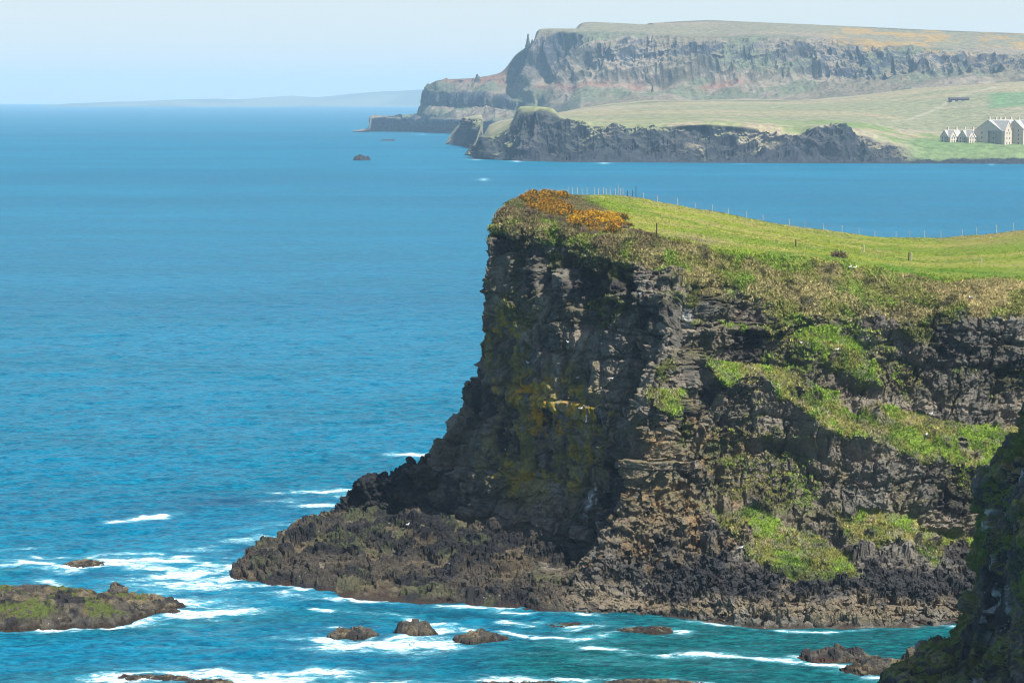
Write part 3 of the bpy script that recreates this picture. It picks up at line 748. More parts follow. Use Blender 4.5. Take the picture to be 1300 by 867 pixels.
# sheltered shallow bay: greener water
qx, qy, _ = project(Q)
xs_ = Q[:, 0]; ys_ = Q[:, 1]
teal = ss(-12., 14., xs_ + (fbm(Q, 18., 3, 85) - .5) * 22) * (1 - ss(283, 292, ys_))
teal = np.maximum(teal, .55 * (1 - ss(255, 262, ys_ + (fbm(Q, 14., 3, 86) - .5) * 14)) * ss(-30, 20, xs_))
teal = np.maximum(teal, .38 * ss(.5, .62, fbm(Q, 16., 3, 87, anis=(2.5, 1, 1))) * (1 - ss(300, 360, ys_)))
calm = 1 - .45 * ss(0, 20, xs_) * (1 - ss(280, 300, ys_))
P[nearm, 2] = wz * amp * calm + foam * .16 * fbm(Q, .8, 2, 88)
brk = fbm(Q, 2.6, 4, 92, anis=(1.8, .8, 1))
foam = np.clip(foam * (.35 + 1.2 * ss(.34, .62, brk)), 0, .95)
aF = np.zeros(TH.shape); aF[nearm] = foam; aT = np.zeros(TH.shape); aT[nearm] = teal; aD = np.zeros(TH.shape); aD[nearm] = np.clip(dark, 0, 1)
# surf along the far shores
farm = (RR > 1500) & (RR < 6000) & (np.abs(TH) < .26)
Qf = P[farm]
FS = [([(590, 201), (640, 204), (700, 206), (770, 207)], 7., 1.), ([(860, 208), (960, 208)], 5., .9), ([(445, 169), (470, 169)], 16., 1.), ([(500, 178), (545, 178)], 9., .85), ([(575, 185), (612, 185)], 9., 1.),
      ([(437, 204), (446, 204)], 6., 1.), ([(466, 204), (478, 204)], 6., 1.), ([(1262, 208.8), (1292, 208.8)], 2.5, .8), ([(590, 226), (615, 228)], 5., .8), ([(1000, 209), (1100, 209)], 3., .7), ([(505, 170), (540, 171)], 10., .6)]
FS = [(p, w * 290 / np.array(wl(*p[0]))[1] * 4 if False else w, s) for p, w, s in FS]
aF[farm] = strokes([(p, w * .6, s * .9) for p, w, s in FS], Qf[:, :2], (np.stack([fbm(Qf, 30., 3, 89), fbm(Qf, 30., 3, 90)], -1) - .5) * 20)
sea = grid_mesh('sea', P, None, {'Foam': aF, 'Teal': aT, 'Dark': aD}, M_SEA, smooth=True, wrap=True)
tag(sea, 'blue choppy sea with streaks of white foam, green in the sheltered bay', None, None, 'structure')
#@@PART4
# ------------------------------------------------------------------ far headland (beyond) and coastal bluff (nearer)
def column(px, rows, back=400.):
    r = [at(px, py, Y) for py, Y in rows]
    a = wl(px, rows[0][0]); r[0] = a
    r = [(a[0], a[1] - 30, -6.)] + r
    e = r[-1]; r.append((e[0], e[1] + back, e[2] - 4)); r.append((e[0], e[1] + back * 1.5, -6.))
    return r
def YW(py): return wl(650, py)[1]
#  px : waterline, low cliff top, terrace, second cliff top, slope foot of main cliff, mid, main cliff top, skyline
FAR = [
 column(448, [(167.6, YW(167.6)), (167, 4120), (166.8, 4140), (166.6, 4150), (166.5, 4160), (166.4, 4165), (166.3, 4170), (166.2, 4175)], 60),
 column(468, [(167.6, YW(167.6)), (165, 4100), (164.5, 4110), (164, 4120), (163.5, 4130), (163, 4135), (162.5, 4140), (162, 4150)], 60),
 column(472, [(167.5, YW(167.5)), (151, 4120), (150.5, 4140), (150, 4150), (149.8, 4160), (149.6, 4165), (149.3, 4170), (149, 4175)], 80),
 column(500, [(167.5, YW(167.5)), (149, 4120), (148.5, 4160), (148, 4180), (147.5, 4190), (147.2, 4200), (147, 4210), (147, 4220)], 120),
 column(531, [(167.6, YW(167.6)), (151, 4100), (148, 4170), (146.5, 4180), (146, 4190), (145.5, 4200), (145, 4210), (144.5, 4220)], 120),
 column(537, [(167.6, YW(167.6)), (151, 4100), (136, 4170), (118, 4185), (117, 4200), (116.5, 4210), (116, 4220), (115.5, 4230)], 120),
 column(556, [(167.6, YW(167.6)), (152, 3980), (136, 4060), (118, 4075), (106, 4115), (104.5, 4130), (103, 4140), (102.5, 4150)], 150),
 column(600, [(168, YW(168)), (154, 3860), (137, 3950), (121, 3965), (107, 4020), (101, 4035), (100, 4045), (99.5, 4060)], 200),
 column(636, [(170, YW(170)), (157, 3760), (139, 3870), (124, 3885), (109, 3980), (98, 4000), (93, 4010), (92, 4030)], 200),
 column(655, [(172, YW(172)), (158, 3690), (141, 3820), (130, 3840), (110, 3950), (88, 3975), (72, 3990), (70, 4010)], 250),
 column(678, [(174, YW(174)), (158, 3680), (142, 3740), (132, 3770), (109, 3830), (85, 3855), (56, 3875), (53, 3900)], 300),
 column(686, [(174, YW(174)), (158, 3650), (142, 3730), (132, 3760), (110, 3800), (82, 3835), (43, 3860), (37.5, 3895)], 350),
 column(732, [(176, YW(176)), (158, 3500), (142, 3560), (131, 3600), (112, 3700), (80, 3755), (43, 3800), (36.5, 3860)], 400),
 column(746, [(176, YW(176)), (158, 3450), (142, 3540), (131, 3580), (112, 3690), (80, 3740), (43, 3785), (28.5, 3960)], 400),
 column(824, [(178, YW(178)), (158, 3280), (141, 3480), (129, 3540), (112, 3660), (78, 3710), (44, 3755), (31.5, 3930)], 400),
 column(832, [(178, YW(178)), (158, 3270), (141, 3470), (129, 3530), (112, 3655), (78, 3705), (46, 3750), (29.5, 3940)], 400),
 column(900, [(178, YW(178)), (158, 3200), (141, 3430), (129, 3500), (112, 3630), (82, 3690), (50, 3735), (26.5, 3980)], 400),
 column(960, [(178, YW(178)), (158, 3180), (141, 3400), (129, 3470), (110, 3600), (82, 3660), (47, 3710), (28.5, 3960)], 400),
 column(1040, [(178, YW(178)), (158, 3150), (141, 3340), (128, 3410), (104, 3560), (74, 3620), (50, 3680), (32., 3950)], 400),
 column(1085, [(178, YW(178)), (158, 3120), (140, 3300), (126, 3360), (106, 3520), (80, 3570), (56, 3640), (34, 3930)], 400),
 column(1180, [(178, YW(178)), (156, 3060), (136, 3240), (117, 3310), (102, 3440), (78, 3490), (64, 3560), (38.5, 3880)], 400),
 column(1300, [(178, YW(178)), (154, 3000), (132, 3180), (110, 3260), (100, 3390), (84, 3430), (68, 3500), (43, 3820)], 400),
 column(1480, [(178, YW(178)), (154, 3000), (132, 3160), (110, 3220), (98, 3340), (84, 3380), (70, 3460), (50, 3780)], 400),
]
fB, fU, fV = sweep(FAR, [14, 8, 40, 40, 12, 34, 60, 50, 34, 36, 16, 60, 24, 100, 16, 90, 80, 100, 60, 110, 120, 30], [4, 26, 26, 26, 30, 50, 50, 30, 6, 4], .7, .5)
N = normals(fB); P = fB
Vf = np.broadcast_to(fV, P.shape[:2]); Uf = np.broadcast_to(fU[:, None], P.shape[:2])
clf = ss(5.0, 5.5, Vf) * (1 - ss(7.0, 7.25, Vf)) * ss(7.5, 9., Uf)
c2nd = ss(3., 3.15, Vf) * (1 - ss(4., 4.2, Vf)) * (Uf < 9.5) * (Uf > 4.2)
low = ss(1., 1.2, Vf) * (1 - ss(1.95, 2.2, Vf)) * (Uf < 9)
g = ridge(P, 95., 4, 401, anis=(1, 1, 5.)); gb = fbm(P, 240., 2, 402, anis=(1, 1, 4))
d = clf * ((g - .62) * 62 + (gb - .5) * 50 + (ridge(P, 22, 4, 403, anis=(1, 1, 5)) - .6) * 20)
d += (c2nd + low) * ((ridge(P, 40., 4, 404, anis=(1, 1, 5)) - .6) * 26 + (ridge(P, 14., 3, 408, anis=(1, 1, 3)) - .6) * 9)
slope = ss(4., 4.6, Vf) * (1 - ss(5.4, 6., Vf)) + ss(2., 2.3, Vf) * (1 - ss(2.8, 3., Vf))
d += slope * ((ridge(P, 70., 4, 405, anis=(1, 1, 3)) - .6) * 26) + (1 - clf) * (fbm(P, 60, 3, 406) - .5) * 5
rgt = ss(17.5, 19.5, Uf)
d += rgt * ss(4.6, 5.2, Vf) * (1 - ss(7.2, 7.8, Vf)) * (ridge(P, 110., 4, 407, anis=(1, 1, 1.2)) - .6) * 26
dm = ss(0., 4., Uf) * ss(.9, 1.3, Vf)
P = fB + N * (d * dm)[..., None] * (1 - .93 * ss(6.3, 7.2, Vf))[..., None]
# Big shaded re-entrant between the stacks and the main cliff
n2 = normals(P); steep = 1 - ss(.35, .62, n2[..., 2] + (fbm(P, 25, 3, 410) - .5) * .35)
C = np.zeros(P.shape, F32) + np.array((.145, .125, .085), F32)
C = mixc(C, (.21, .175, .13), ss(.45, .6, fbm(P, 90., 4, 411)) * .8)
C = mixc(C, (.12, .128, .08), ss(.52, .62, fbm(P, 60., 4, 412)))
rk = np.clip(steep * (clf * (.45 + .55 * ss(5.4, 6.1, Vf + (fbm(P, 60, 3, 420) - .5) * 1.2)) + c2nd + low + rgt * .75 * ss(4.6, 5.2, Vf) * (1 - ss(7.3, 7.8, Vf))) * 1.1, 0, 1)
rk = np.maximum(rk, (c2nd + low) * .95)
C = mixc(C, (.058, .062, .075), np.clip(rk, 0, 1) * (.55 + .45 * ss(.35, .55, fbm(P, 30, 4, 413, anis=(1, 1, 4)))))
red = np.exp(-((Vf - 4.97) / .16) ** 2) * ss(.40, .5, fbm(P, 70, 3, 414)) * ss(5.5, 6.2, Uf) * (1 - ss(16.5, 17.5, Uf))
red = np.maximum(red, ss(4.95, 5.1, Vf) * (1 - ss(7.5, 8.2, Vf)) * ss(5.4, 5.9, Uf) * (1 - ss(8., 8.6, Uf)) * .8)
C = mixc(C, (.22, .10, .075), red * .7)
top = ss(7.05, 7.3, Vf)
tc = np.zeros(P.shape, F32) + np.array((.22, .18, .12), F32); tc = mixc(tc, (.18, .165, .105), ss(.45, .58, fbm(P, 160, 3, 415, anis=(2, 1, 1))))
tc = mixc(tc, (.07, .07, .05), ss(.8, .95, Vf - 7) * (Uf > 13) * ss(.35, .55, fbm(P, 100, 3, 416)) * .8)
tc = mixc(tc, (.34, .20, .04), ss(.60, .68, fbm(P, 50, 3, 417)) * rgt * .6)
C = C * (1 - top[..., None]) + tc * top[..., None]
C = mixc(C, (.34, .21, .05), rgt * ss(6., 7.2, Vf) * ss(.58, .66, fbm(P, 55, 4, 418)) * .75)
C = mixc(C, (.05, .05, .045), (Vf < 1.6) * (1 - ss(2, 6, P[..., 2])))
farh = grid_mesh('far_headland', P, C, None, M_FAR)
tag(farh, 'hazy far headland with tall grooved cliffs, terraces and a long flat top', None, None, 'structure')

# nearer bluff: waterline, shelf, cliff top, brow, field near, field mid, field far
BL = [
 column(566, [(183.6, YW(183.6)), (183, 3040), (182.6, 3050), (182.2, 3060), (182, 3065), (181.8, 3070)], 20),
 column(575, [(184, YW(184)), (178, 3040), (172, 3050), (170, 3060), (168, 3080), (166, 3090)], 40),
 column(592, [(186, YW(186)), (176, 2980), (154, 3000), (152, 3020), (150, 3060), (149.5, 3090)], 60),
 column(612, [(190, YW(190)), (180, 2800), (158, 2830), (153, 2850), (150, 2950), (148, 3090)], 60),
 column(600, [(199.5, YW(199.5)), (198.5, 2430), (197.5, 2440), (197, 2450), (196.6, 2460), (196.4, 2470)], 30),
 column(620, [(202.5, YW(202.5)), (196, 2320), (181, 2335), (176, 2350), (170, 2500), (160, 2700)], 200),
 column(648, [(204, YW(204)), (198, 2285), (165, 2310), (158, 2330), (156, 2480), (152, 2700)], 300),
 column(660, [(204.6, YW(204.6)), (199, 2275), (150, 2305), (136, 2325), (139, 2400), (150, 2700)], 300),
 column(700, [(205.5, YW(205.5)), (200, 2262), (152, 2292), (137.5, 2312), (142, 2400), (146, 2740)], 300),
 column(716, [(206, YW(206)), (200, 2255), (160, 2285), (150, 2305), (149, 2450), (143, 2800)], 300),
 column(770, [(206.3, YW(206.3)), (201, 2250), (165, 2280), (157, 2300), (146, 2560), (134, 2950)], 300),
 column(830, [(206.6, YW(206.6)), (201, 2247), (166, 2272), (157, 2290), (143, 2560), (129, 3000)], 300),
 column(900, [(207, YW(207)), (202, 2240), (165, 2268), (154, 2285), (142, 2560), (128, 3050)], 300),
 column(960, [(207.2, YW(207.2)), (202, 2237), (170, 2268), (157, 2290), (144, 2560), (127, 3080)], 300),
 column(1010, [(207.4, YW(207.4)), (203, 2232), (188, 2262), (160, 2300), (144, 2560), (128, 3080)], 300),
 column(1050, [(207.6, YW(207.6)), (203, 2229), (172, 2260), (160, 2285), (145, 2560), (127, 3060)], 300),
 column(1100, [(207.8, YW(207.8)), (203, 2226), (180, 2258), (166, 2290), (147, 2560), (123, 3020)], 300),
 column(1150, [(208, YW(208)), (204, 2222), (190, 2250), (179, 2290), (152, 2560), (118, 2980)], 300),
 column(1200, [(208, YW(208)), (203, 2220), (195, 2245), (183, 2290), (156, 2540), (113, 2950)], 300),
 column(1310, [(208.4, YW(208.4)), (203, 2216), (196, 2240), (184, 2290), (150, 2520), (106, 2900)], 300),
 column(1480, [(208.4, YW(208.4)), (203, 2216), (196, 2240), (184, 2290), (148, 2500), (104, 2860)], 300),
]
bB, bU, bV = sweep(BL, [10, 26, 26, 6, 26, 46, 22, 70, 26, 80, 80, 90, 80, 66, 50, 66, 60, 60, 120, 30], [6, 14, 60, 26, 46, 46, 6, 4], .6, .5)
N = normals(bB); P = bB
Vb = np.broadcast_to(bV, P.shape[:2]); Ub = np.broadcast_to(bU[:, None], P.shape[:2])
cf = ss(1.1, 1.6, Vb) * (1 - ss(2.9, 3.6, Vb))
flat_r = 1 - ss(16.3, 17.5, Ub)
d = cf * ((ridge(P, 48., 4, 501, anis=(1, 1, 4.)) - .6) * 24 + (fbm(P, 90, 2, 502, anis=(1, 1, 3)) - .5) * 22 + (ridge(P, 16, 4, 503, anis=(1, 1, 2.)) - .6) * 15) * (.12 + .88 * flat_r)
d += ss(.9, 1.1, Vb) * (1 - ss(2, 2.4, Vb)) * (ridge(P, 14, 3, 504) - .6) * 7 + ss(4., 4.5, Vb) * (fbm(P, 100, 3, 505) - .5) * 4
d *= ss(.5, 2, Ub) * ss(.9, 1.05, Vb)
P = bB + N * d[..., None]
P[..., 2] = np.where(Vb < .98, P[..., 2], np.maximum(P[..., 2], .4))
n2 = normals(P); steep = 1 - ss(.42, .68, n2[..., 2] + (fbm(P, 14, 3, 510) - .5) * .3)
C = np.zeros(P.shape, F32) + np.array((.27, .235, .15), F32)
C = mixc(C, (.20, .20, .11), ss(.42, .58, fbm(P, 120., 4, 511, anis=(3, 1, 1))))
C = mixc(C, (.28, .23, .13), ss(.52, .62, fbm(P, 70., 4, 512, anis=(4, 1, 1))) * .7)
C = mixc(C, (.13, .19, .05), (Vb < 4.5) * ss(.42, .55, fbm(P, 40, 4, 513)) * (.45 + .4 * ss(12, 16, Ub)))
C = mixc(C, (.13, .19, .07), ss(16.5, 17.6, Ub) * (Vb < 4.25) * .9)
rk = np.clip(steep * ss(1.1, 1.6, Vb) * (1 - ss(3.0, 3.8, Vb)) * 1.15, 0, 1)
rk = np.maximum(rk, .92 * (1 - ss(2.7, 3.1, Vb + (fbm(P, 22, 3, 515) - .5) * 1.6)) * flat_r * ss(.24, .36, fbm(P, 45, 3, 516)))
rk = np.maximum(rk, .9 * ss(6.2, 6.8, Ub) * (1 - ss(8.8, 9.6, Ub)) * (1 - ss(3.3, 3.9, Vb + (fbm(P, 22, 3, 517) - .5) * .8)))
rk = np.maximum(rk, (1 - ss(2., 2.5, Vb + (fbm(P, 30, 3, 514) - .5) * .6)))
C = mixc(C, (.024, .028, .038), rk * .96)
# a few hedges, tracks and one lusher field
C = mixc(C, (.06, .07, .04), np.exp(-((Vb - 5.86) / .035) ** 2) * ss(9.5, 10.5, Ub) * (1 - ss(14, 15, Ub)) * .8)
C = mixc(C, (.32, .29, .2), np.exp(-((Vb - 5.1 - (Ub - 17.2) * .55) / .035) ** 2) * (Ub > 16.6) * .6)
C = mixc(C, (.12, .20, .09), ss(18.45, 18.6, Ub) * ss(5.3, 5.4, Vb) * (1 - ss(5.66, 5.7, Vb)) * .9)
bluff = grid_mesh('coastal_bluff', P, C, None, M_FAR)
tag(bluff, 'dark low cliffs of the far coast with pale fields rising behind them', None, None, 'structure')
BP = P; BPX, BPY, BD = project(BP)
def bluff_at(px, py):
    k = np.argmin((BPX - px) ** 2 + (BPY - py) ** 2); return BP.reshape(-1, 3)[k]

# far pinnacles on the skyline shoulder
M_ROCK = mat_simple('dark_basalt', (.07, .065, .06), .9, .2, .35, .2)
def pinnacle(px, py, h, r, label, seed):
    b = at(px, py, 3930); rnd = random.Random(seed)
    m = MB(); n = 7; lv_ = 7; v = []
    for j in range(lv_):
        t = j / (lv_ - 1); rr_ = r * ((1 - t) ** .8 * .9 + .12)
        for k in range(n):
            a = 2 * PI * k / n; q = rr_ * rnd.uniform(.75, 1.25)
            v.append((q * math.cos(a) + rnd.uniform(-.1, .1) * r, q * math.sin(a), h * t - 8))
    f = [(j * n + k, j * n + (k + 1) % n, (j + 1) * n + (k + 1) % n, (j + 1) * n + k) for j in range(lv_ - 1) for k in range(n)] + [tuple(range((lv_ - 1) * n, lv_ * n))]
    m.add(v, f); o = m.build('rock_pinnacle', M_ROCK); o.location = b
    tag(o, label, 'rock', 'rock pinnacles on the far cliff shoulder')
pinnacle(670.5, 56, 24, 5., 'taller thin rock pinnacle on the skyline of the far cliff shoulder', 1)
pinnacle(675.5, 55, 14, 4., 'shorter rock pinnacle between its taller neighbour and the far cliff', 2)
pinnacle(606, 99, 14, 6., 'small rock tooth on the low left ridge of the far headland', 3)

# very distant hills across the sea
hx = np.linspace(90, 700, 180)
top = np.interp(hx, [90, 120, 150, 190, 230, 270, 300, 340, 370, 400, 430, 470, 500, 540, 600, 700], [131.9, 130.5, 129, 128, 127, 126, 126.5, 124, 122, 124, 121, 117, 116, 114, 112, 116])
Yh = 14500.
rows = []
for x_, t_ in zip(hx, top):
    a = at(x_, t_, Yh + 900); xx = a[0]; zz = max(a[2], 1.)
    rows.append([(xx, Yh - 300, -12.), (xx, Yh, 4.), (xx, Yh + 350, zz * .5), (xx, Yh + 900, zz), (xx, Yh + 1600, zz * .7), (xx, Yh + 2500, -12.)])
hP = np.array(rows); hP, _ = catmull(hP, [2, 5, 5, 5, 4], .8, 1)
hP[..., 2] += (fbm(hP, 500, 3, 601) - .5) * 14 * (hP[..., 2] > 6)
hC = np.zeros(hP.shape, F32) + np.array((.16, .17, .10), F32); hC = mixc(hC, (.10, .12, .07), ss(.45, .6, fbm(hP, 300, 3, 602)))
tag(grid_mesh('distant_hills', hP, hC, None, M_FAR, smooth=True), 'faint line of hills on the horizon', None, None, 'structure')

# ------------------------------------------------------------------ houses on the far shore
M_WALL = mat_simple('pale_limestone_wall', (.54, .45, .33), .9, .2, .12, .4)
M_ROOF = mat_simple('weathered_slate_roof', (.36, .34, .31), .8, .3, .15, .5)
M_PANE = mat_simple('dark_window_glass', (.03, .035, .04), .15, .5, .1, 1.)
M_TRIM = mat_simple('white_painted_frame', (.75, .74, .7), .7, .3, .05, 1.)
M_BARN = mat_simple('dark_barn_cladding', (.06, .055, .055), .8, .3, .2, .4)
def prism_roof(m, x0, x1, y0, y1, z0, z1, axis, ov=.5, th=.35):
    if axis == 'x':
        ym = (y0 + y1) / 2; k = (z1 - z0) / (ym - y0)
        a = [(y0 - ov, z0 - ov * k), (ym, z1), (y1 + ov, z0 - ov * k)]
        for (p, q) in ((a[0], a[1]), (a[1], a[2])):
            m.add([(x0 - ov, p[0], p[1]), (x1 + ov, p[0], p[1]), (x1 + ov, q[0], q[1]), (x0 - ov, q[0], q[1]),
                   (x0 - ov, p[0], p[1] + th), (x1 + ov, p[0], p[1] + th), (x1 + ov, q[0], q[1] + th), (x0 - ov, q[0], q[1] + th)],
                  [(0, 3, 2, 1), (4, 5, 6, 7), (0, 1, 5, 4), (1, 2, 6, 5), (2, 3, 7, 6), (3, 0, 4, 7)])
    else:
        xm = (x0 + x1) / 2; k = (z1 - z0) / (xm - x0)
        a = [(x0 - ov, z0 - ov * k), (xm, z1), (x1 + ov, z0 - ov * k)]
        for (p, q) in ((a[0], a[1]), (a[1], a[2])):
            m.add([(p[0], y0 - ov, p[1]), (p[0], y1 + ov, p[1]), (q[0], y1 + ov, q[1]), (q[0], y0 - ov, q[1]),
                   (p[0], y0 - ov, p[1] + th), (p[0], y1 + ov, p[1] + th), (q[0], y1 + ov, q[1] + th), (q[0], y0 - ov, q[1] + th)],
                  [(0, 1, 2, 3), (7, 6, 5, 4), (0, 4, 5, 1), (1, 5, 6, 2), (2, 6, 7, 3), (3, 7, 4, 0)])
def gable_wall(m, x0, x1, y0, y1, z0, ze, zr, axis):
    if axis == 'x':
        ym = (y0 + y1) / 2
        m.add([(x0, y0, z0), (x1, y0, z0), (x1, y1, z0), (x0, y1, z0), (x0, y0, ze), (x1, y0, ze), (x1, y1, ze), (x0, y1, ze), (x0, ym, zr), (x1, ym, zr)],
              [(0, 1, 5, 4), (1, 2, 6, 9, 5), (2, 3, 7, 6), (3, 0, 4, 8, 7), (4, 5, 9, 8), (6, 7, 8, 9)])
    else:
        xm = (x0 + x1) / 2
        m.add([(x0, y0, z0), (x1, y0, z0), (x1, y1, z0), (x0, y1, z0), (x0, y0, ze), (x1, y0, ze), (x1, y1, ze), (x0, y1, ze), (xm, y0, zr), (xm, y1, zr)],
              [(0, 1, 5, 8, 4), (1, 2, 6, 5), (2, 3, 7, 9, 6), (3, 0, 4, 7), (5, 6, 9, 8), (7, 4, 8, 9)])
def house(name, px, py, L, Wd, ze, zr, label, cross=None, rot=40., gables=(), floors=2, chim=(), group=None, wall=None):
    """long side L faces the sun (front at y=0); cross: (x0,x1,out) gabled wings standing forward of the front"""
    b = bluff_at(px, py); root = empty(name, (b[0], b[1], b[2] - 1.), math.radians(rot))
    tag(root, label, 'building', group)
    w = MB(); gable_wall(w, 0, L, 0, Wd, -4, ze, zr, 'x')
    for (a, c, o) in gables: gable_wall(w, a, c, -o, Wd / 2, -4, ze, min(zr - .3, ze + (c - a) * .85), 'y')
    w.build('wall', wall or M_WALL, root)
    r = MB(); prism_roof(r, 0, L, 0, Wd, ze, zr, 'x')
    for (a, c, o) in gables: prism_roof(r, a, c, -o, Wd / 2, ze, min(zr - .3, ze + (c - a) * .85), 'y')
    ro = r.build('roof', M_ROOF, root)
    for (cx, cy) in chim:
        c = MB(); c.box(cx - .9, cx + .9, cy - .6, cy + .6, zr - 1.5, zr + 2.6); c.box(cx - 1.1, cx + 1.1, cy - .8, cy + .8, zr + 2.6, zr + 2.95)
        for q in (-.5, .5): c.cyl(cx + q, cy, zr + 2.95, zr + 3.7, .22, .18, 6)
        c.build('chimney', M_WALL, ro)
    def window(x, y, z, nx, ny, ww=1.4, hh=2.2):
        fr = MB(); pn = MB(); t = .12
        if nx == 0:
            s = ny
            fr.box(x - ww / 2 - .2, x + ww / 2 + .2, y + min(0, s * t), y + max(0, s * t), z - .2, z + hh + .2)
            pn.box(x - ww / 2, x + ww / 2, y + min(s * t, s * .18), y + max(s * t, s * .18), z, z + hh)
        else:
            s = nx
            fr.box(x + min(0, s * t), x + max(0, s * t), y - ww / 2 - .2, y + ww / 2 + .2, z - .2, z + hh + .2)
            pn.box(x + min(s * t, s * .18), x + max(s * t, s * .18), y - ww / 2, y + ww / 2, z, z + hh)
        f = fr.build('window', M_TRIM, root); pn.build('pane', M_PANE, f)
    fh = ze / floors
    for fl in range(floors):
        z = fl * fh + fh * .3
        n = int(L // 4.2)
        for k in range(n):
            x = (k + .5) * L / n
            if any(a - 1 < x < c + 1 for a, c, o in gables): continue
            window(x, 0, z, 0, -1)
        for (a, c, o) in gables:
            if c - a > 5:
                for q in (.3, .7): window(a + (c - a) * q, -o, z, 0, -1, 1.3)
            else: window((a + c) / 2, -o, z, 0, -1, 1.3)
        for q in (.28, .72): window(0, Wd * q, z, -1, 0)
    for (a, c, o) in gables: window((a + c) / 2, -o, ze - .2, 0, -1, 1.1, 1.6)
    return root
house('stone_mansion', 1271, 184, 38, 32, 14, 24, 'largest stone building on the far shore, steep gables and chimneys, shaded left side', gables=((0, 11, 3.5), (14, 18, 1.2), (20, 24, 1.2), (27, 37, 3)), rot=42, floors=3, chim=((2, 16), (12, 16), (19, 16), (26, 16), (36, 16)))
house('stone_mansion', 1299, 184, 26, 20, 16, 24, 'tall stone building beside the mansion, cut by the right edge of the photo', gables=((4, 13, 3),), rot=42, floors=4, chim=((6, 10), (20, 10)))
house('stone_cottage', 1204, 181, 20, 10, 6.5, 12.5, 'pale stone cottage standing at the left end of the far shore row', gables=((0, 8, 2.5),), rot=38, chim=((5, 5), (17, 5)), floors=2)
house('stone_cottage', 1227, 181.5, 19, 11, 6.5, 13., 'pale stone cottage between the left cottage and the mansion', gables=((0, 8, 2.5),), rot=38, chim=((3, 5.5), (15, 5.5)), floors=2)
b = bluff_at(1206, 131); br = empty('field_barn', (b[0], b[1], b[2] - 1))
tag(br, 'long low dark barn alone in the pale field above the cottages', 'building')
w = MB(); gable_wall(w, 0, 22, 0, 9, -1, 4.6, 6.4, 'x'); w.build('wall', M_BARN, br)
w = MB(); prism_roof(w, 0, 22, 0, 9, 4.6, 6.4, 'x'); w.build('roof', M_BARN, br)
for k in range(3):
    w = MB(); w.box(2.5 + 7 * k, 6 + 7 * k, -.12, .0, -.5, 3.4); w.build('door', M_ROOF, br)
b = bluff_at(1298, 152)

# ------------------------------------------------------------------ fences
M_POST = mat_simple('pale_weathered_wood', (.42, .38, .31), .9, .15, .3, 3.)
M_DPOST = mat_simple('dark_creosoted_wood', (.07, .055, .045), .9, .15, .3, 3.)
M_WIRE = mat_simple('galvanised_wire', (.35, .35, .34), .5, .5, .1, 9.)
def top_edge(px, lo=8.6, hi=10.6):
    """skyline point of the pasture in that direction"""
    m = (np.abs(HPX - px) < 1.6) & (Vg > lo) & (Vg < hi)
    k = np.argmin(np.where(m, HPY, 1e9)); return HP.reshape(-1, 3)[k]
def fence(name, pts, label, heights, mat_of, wires=(.35, .7, 1.0)):
    root = empty(name, tuple(pts[0])); tag(root, label, 'fence'); heights = [q * .85 for q in heights]
    o = np.array(pts[0]); tops = []
    for k, p in enumerate(pts):
        q = np.array(p) - o; h = heights[k]; m = MB(); dx, dy = random.uniform(-.05, .05), random.uniform(-.05, .05)
        m.cyl(q[0], q[1], q[2] - .4, q[2] + h, .052, .046, 7, dx, dy); m.cyl(q[0] + dx, q[1] + dy, q[2] + h, q[2] + h + .05, .055, .02, 7)
        m.build('post', mat_of[k], root); tops.append((q, h))
    for wz_ in wires:
        m = MB()
        for (a, ha), (b_, hb) in zip(tops[:-1], tops[1:]):
            m.bar(a + np.array((0, 0, wz_ * ha)), b_ + np.array((0, 0, wz_ * hb)), .004, 4)
        m.build('wire', M_WIRE, root)
    return root
pxs = [722, 728, 734, 740, 746, 753, 759, 765, 771, 776, 782, 786, 788.5, 792, 798, 804, 809]
pts = [top_edge(x) for x in pxs]; hs = [1.15 + .3 * random.random() for _ in pxs]; hs[11] = 1.9; hs[14] = 1.0; hs[16] = 2.0
fence('field_fence', pts, 'close set pale fence posts on the highest skyline of the pasture behind the gorse', hs, [M_POST] * 14 + [M_DPOST] * 3)
pxs = [818, 836, 861, 884, 905, 926, 948, 970, 1003, 1023, 1045, 1070, 1092, 1112, 1139, 1156, 1175, 1194, 1220, 1240, 1264, 1285, 1310, 1335]
pts = [top_edge(x) for x in pxs]; hs = [1.0 + .35 * random.random() for _ in pxs]
hs[17] = 1.45; hs[19] = 1.4; hs[20] = 1.6; hs[21] = 1.6
fence('field_fence', pts, 'wide spaced pale fence posts along the sloping rear edge of the pasture', hs, [M_POST] * len(pxs))
for px, py, h, mt, lab in ((1153, 329, 1.15, M_DPOST, 'short dark post beside a pale one low in the pasture'), (1156, 329, 1.1, M_POST, 'pale post just right of the dark one low in the pasture'),
                       (1246, 336, 1.1, M_POST, 'lone pale post low in the pasture near the right edge'), (835, 300, 1.6, M_DPOST, 'lone dark post at the right end of the gorse'),
                       (1011, 312, 1.0, M_DPOST, 'small dark post alone in the middle of the pasture'), (1097, 318, 1.0, M_POST, 'pale post alone right of the brown bush')):
    p, _ = seen_at(px, py, 7.8, 10.5)
    m = MB(); m.cyl(0, 0, -.4, h, .10, .085, 8, .03, .02); m.cyl(.03, .02, h, h + .05, .085, .03, 8)
    o = m.build('fence_post', mt); o.location = tuple(p); tag(o, lab, 'fence post')

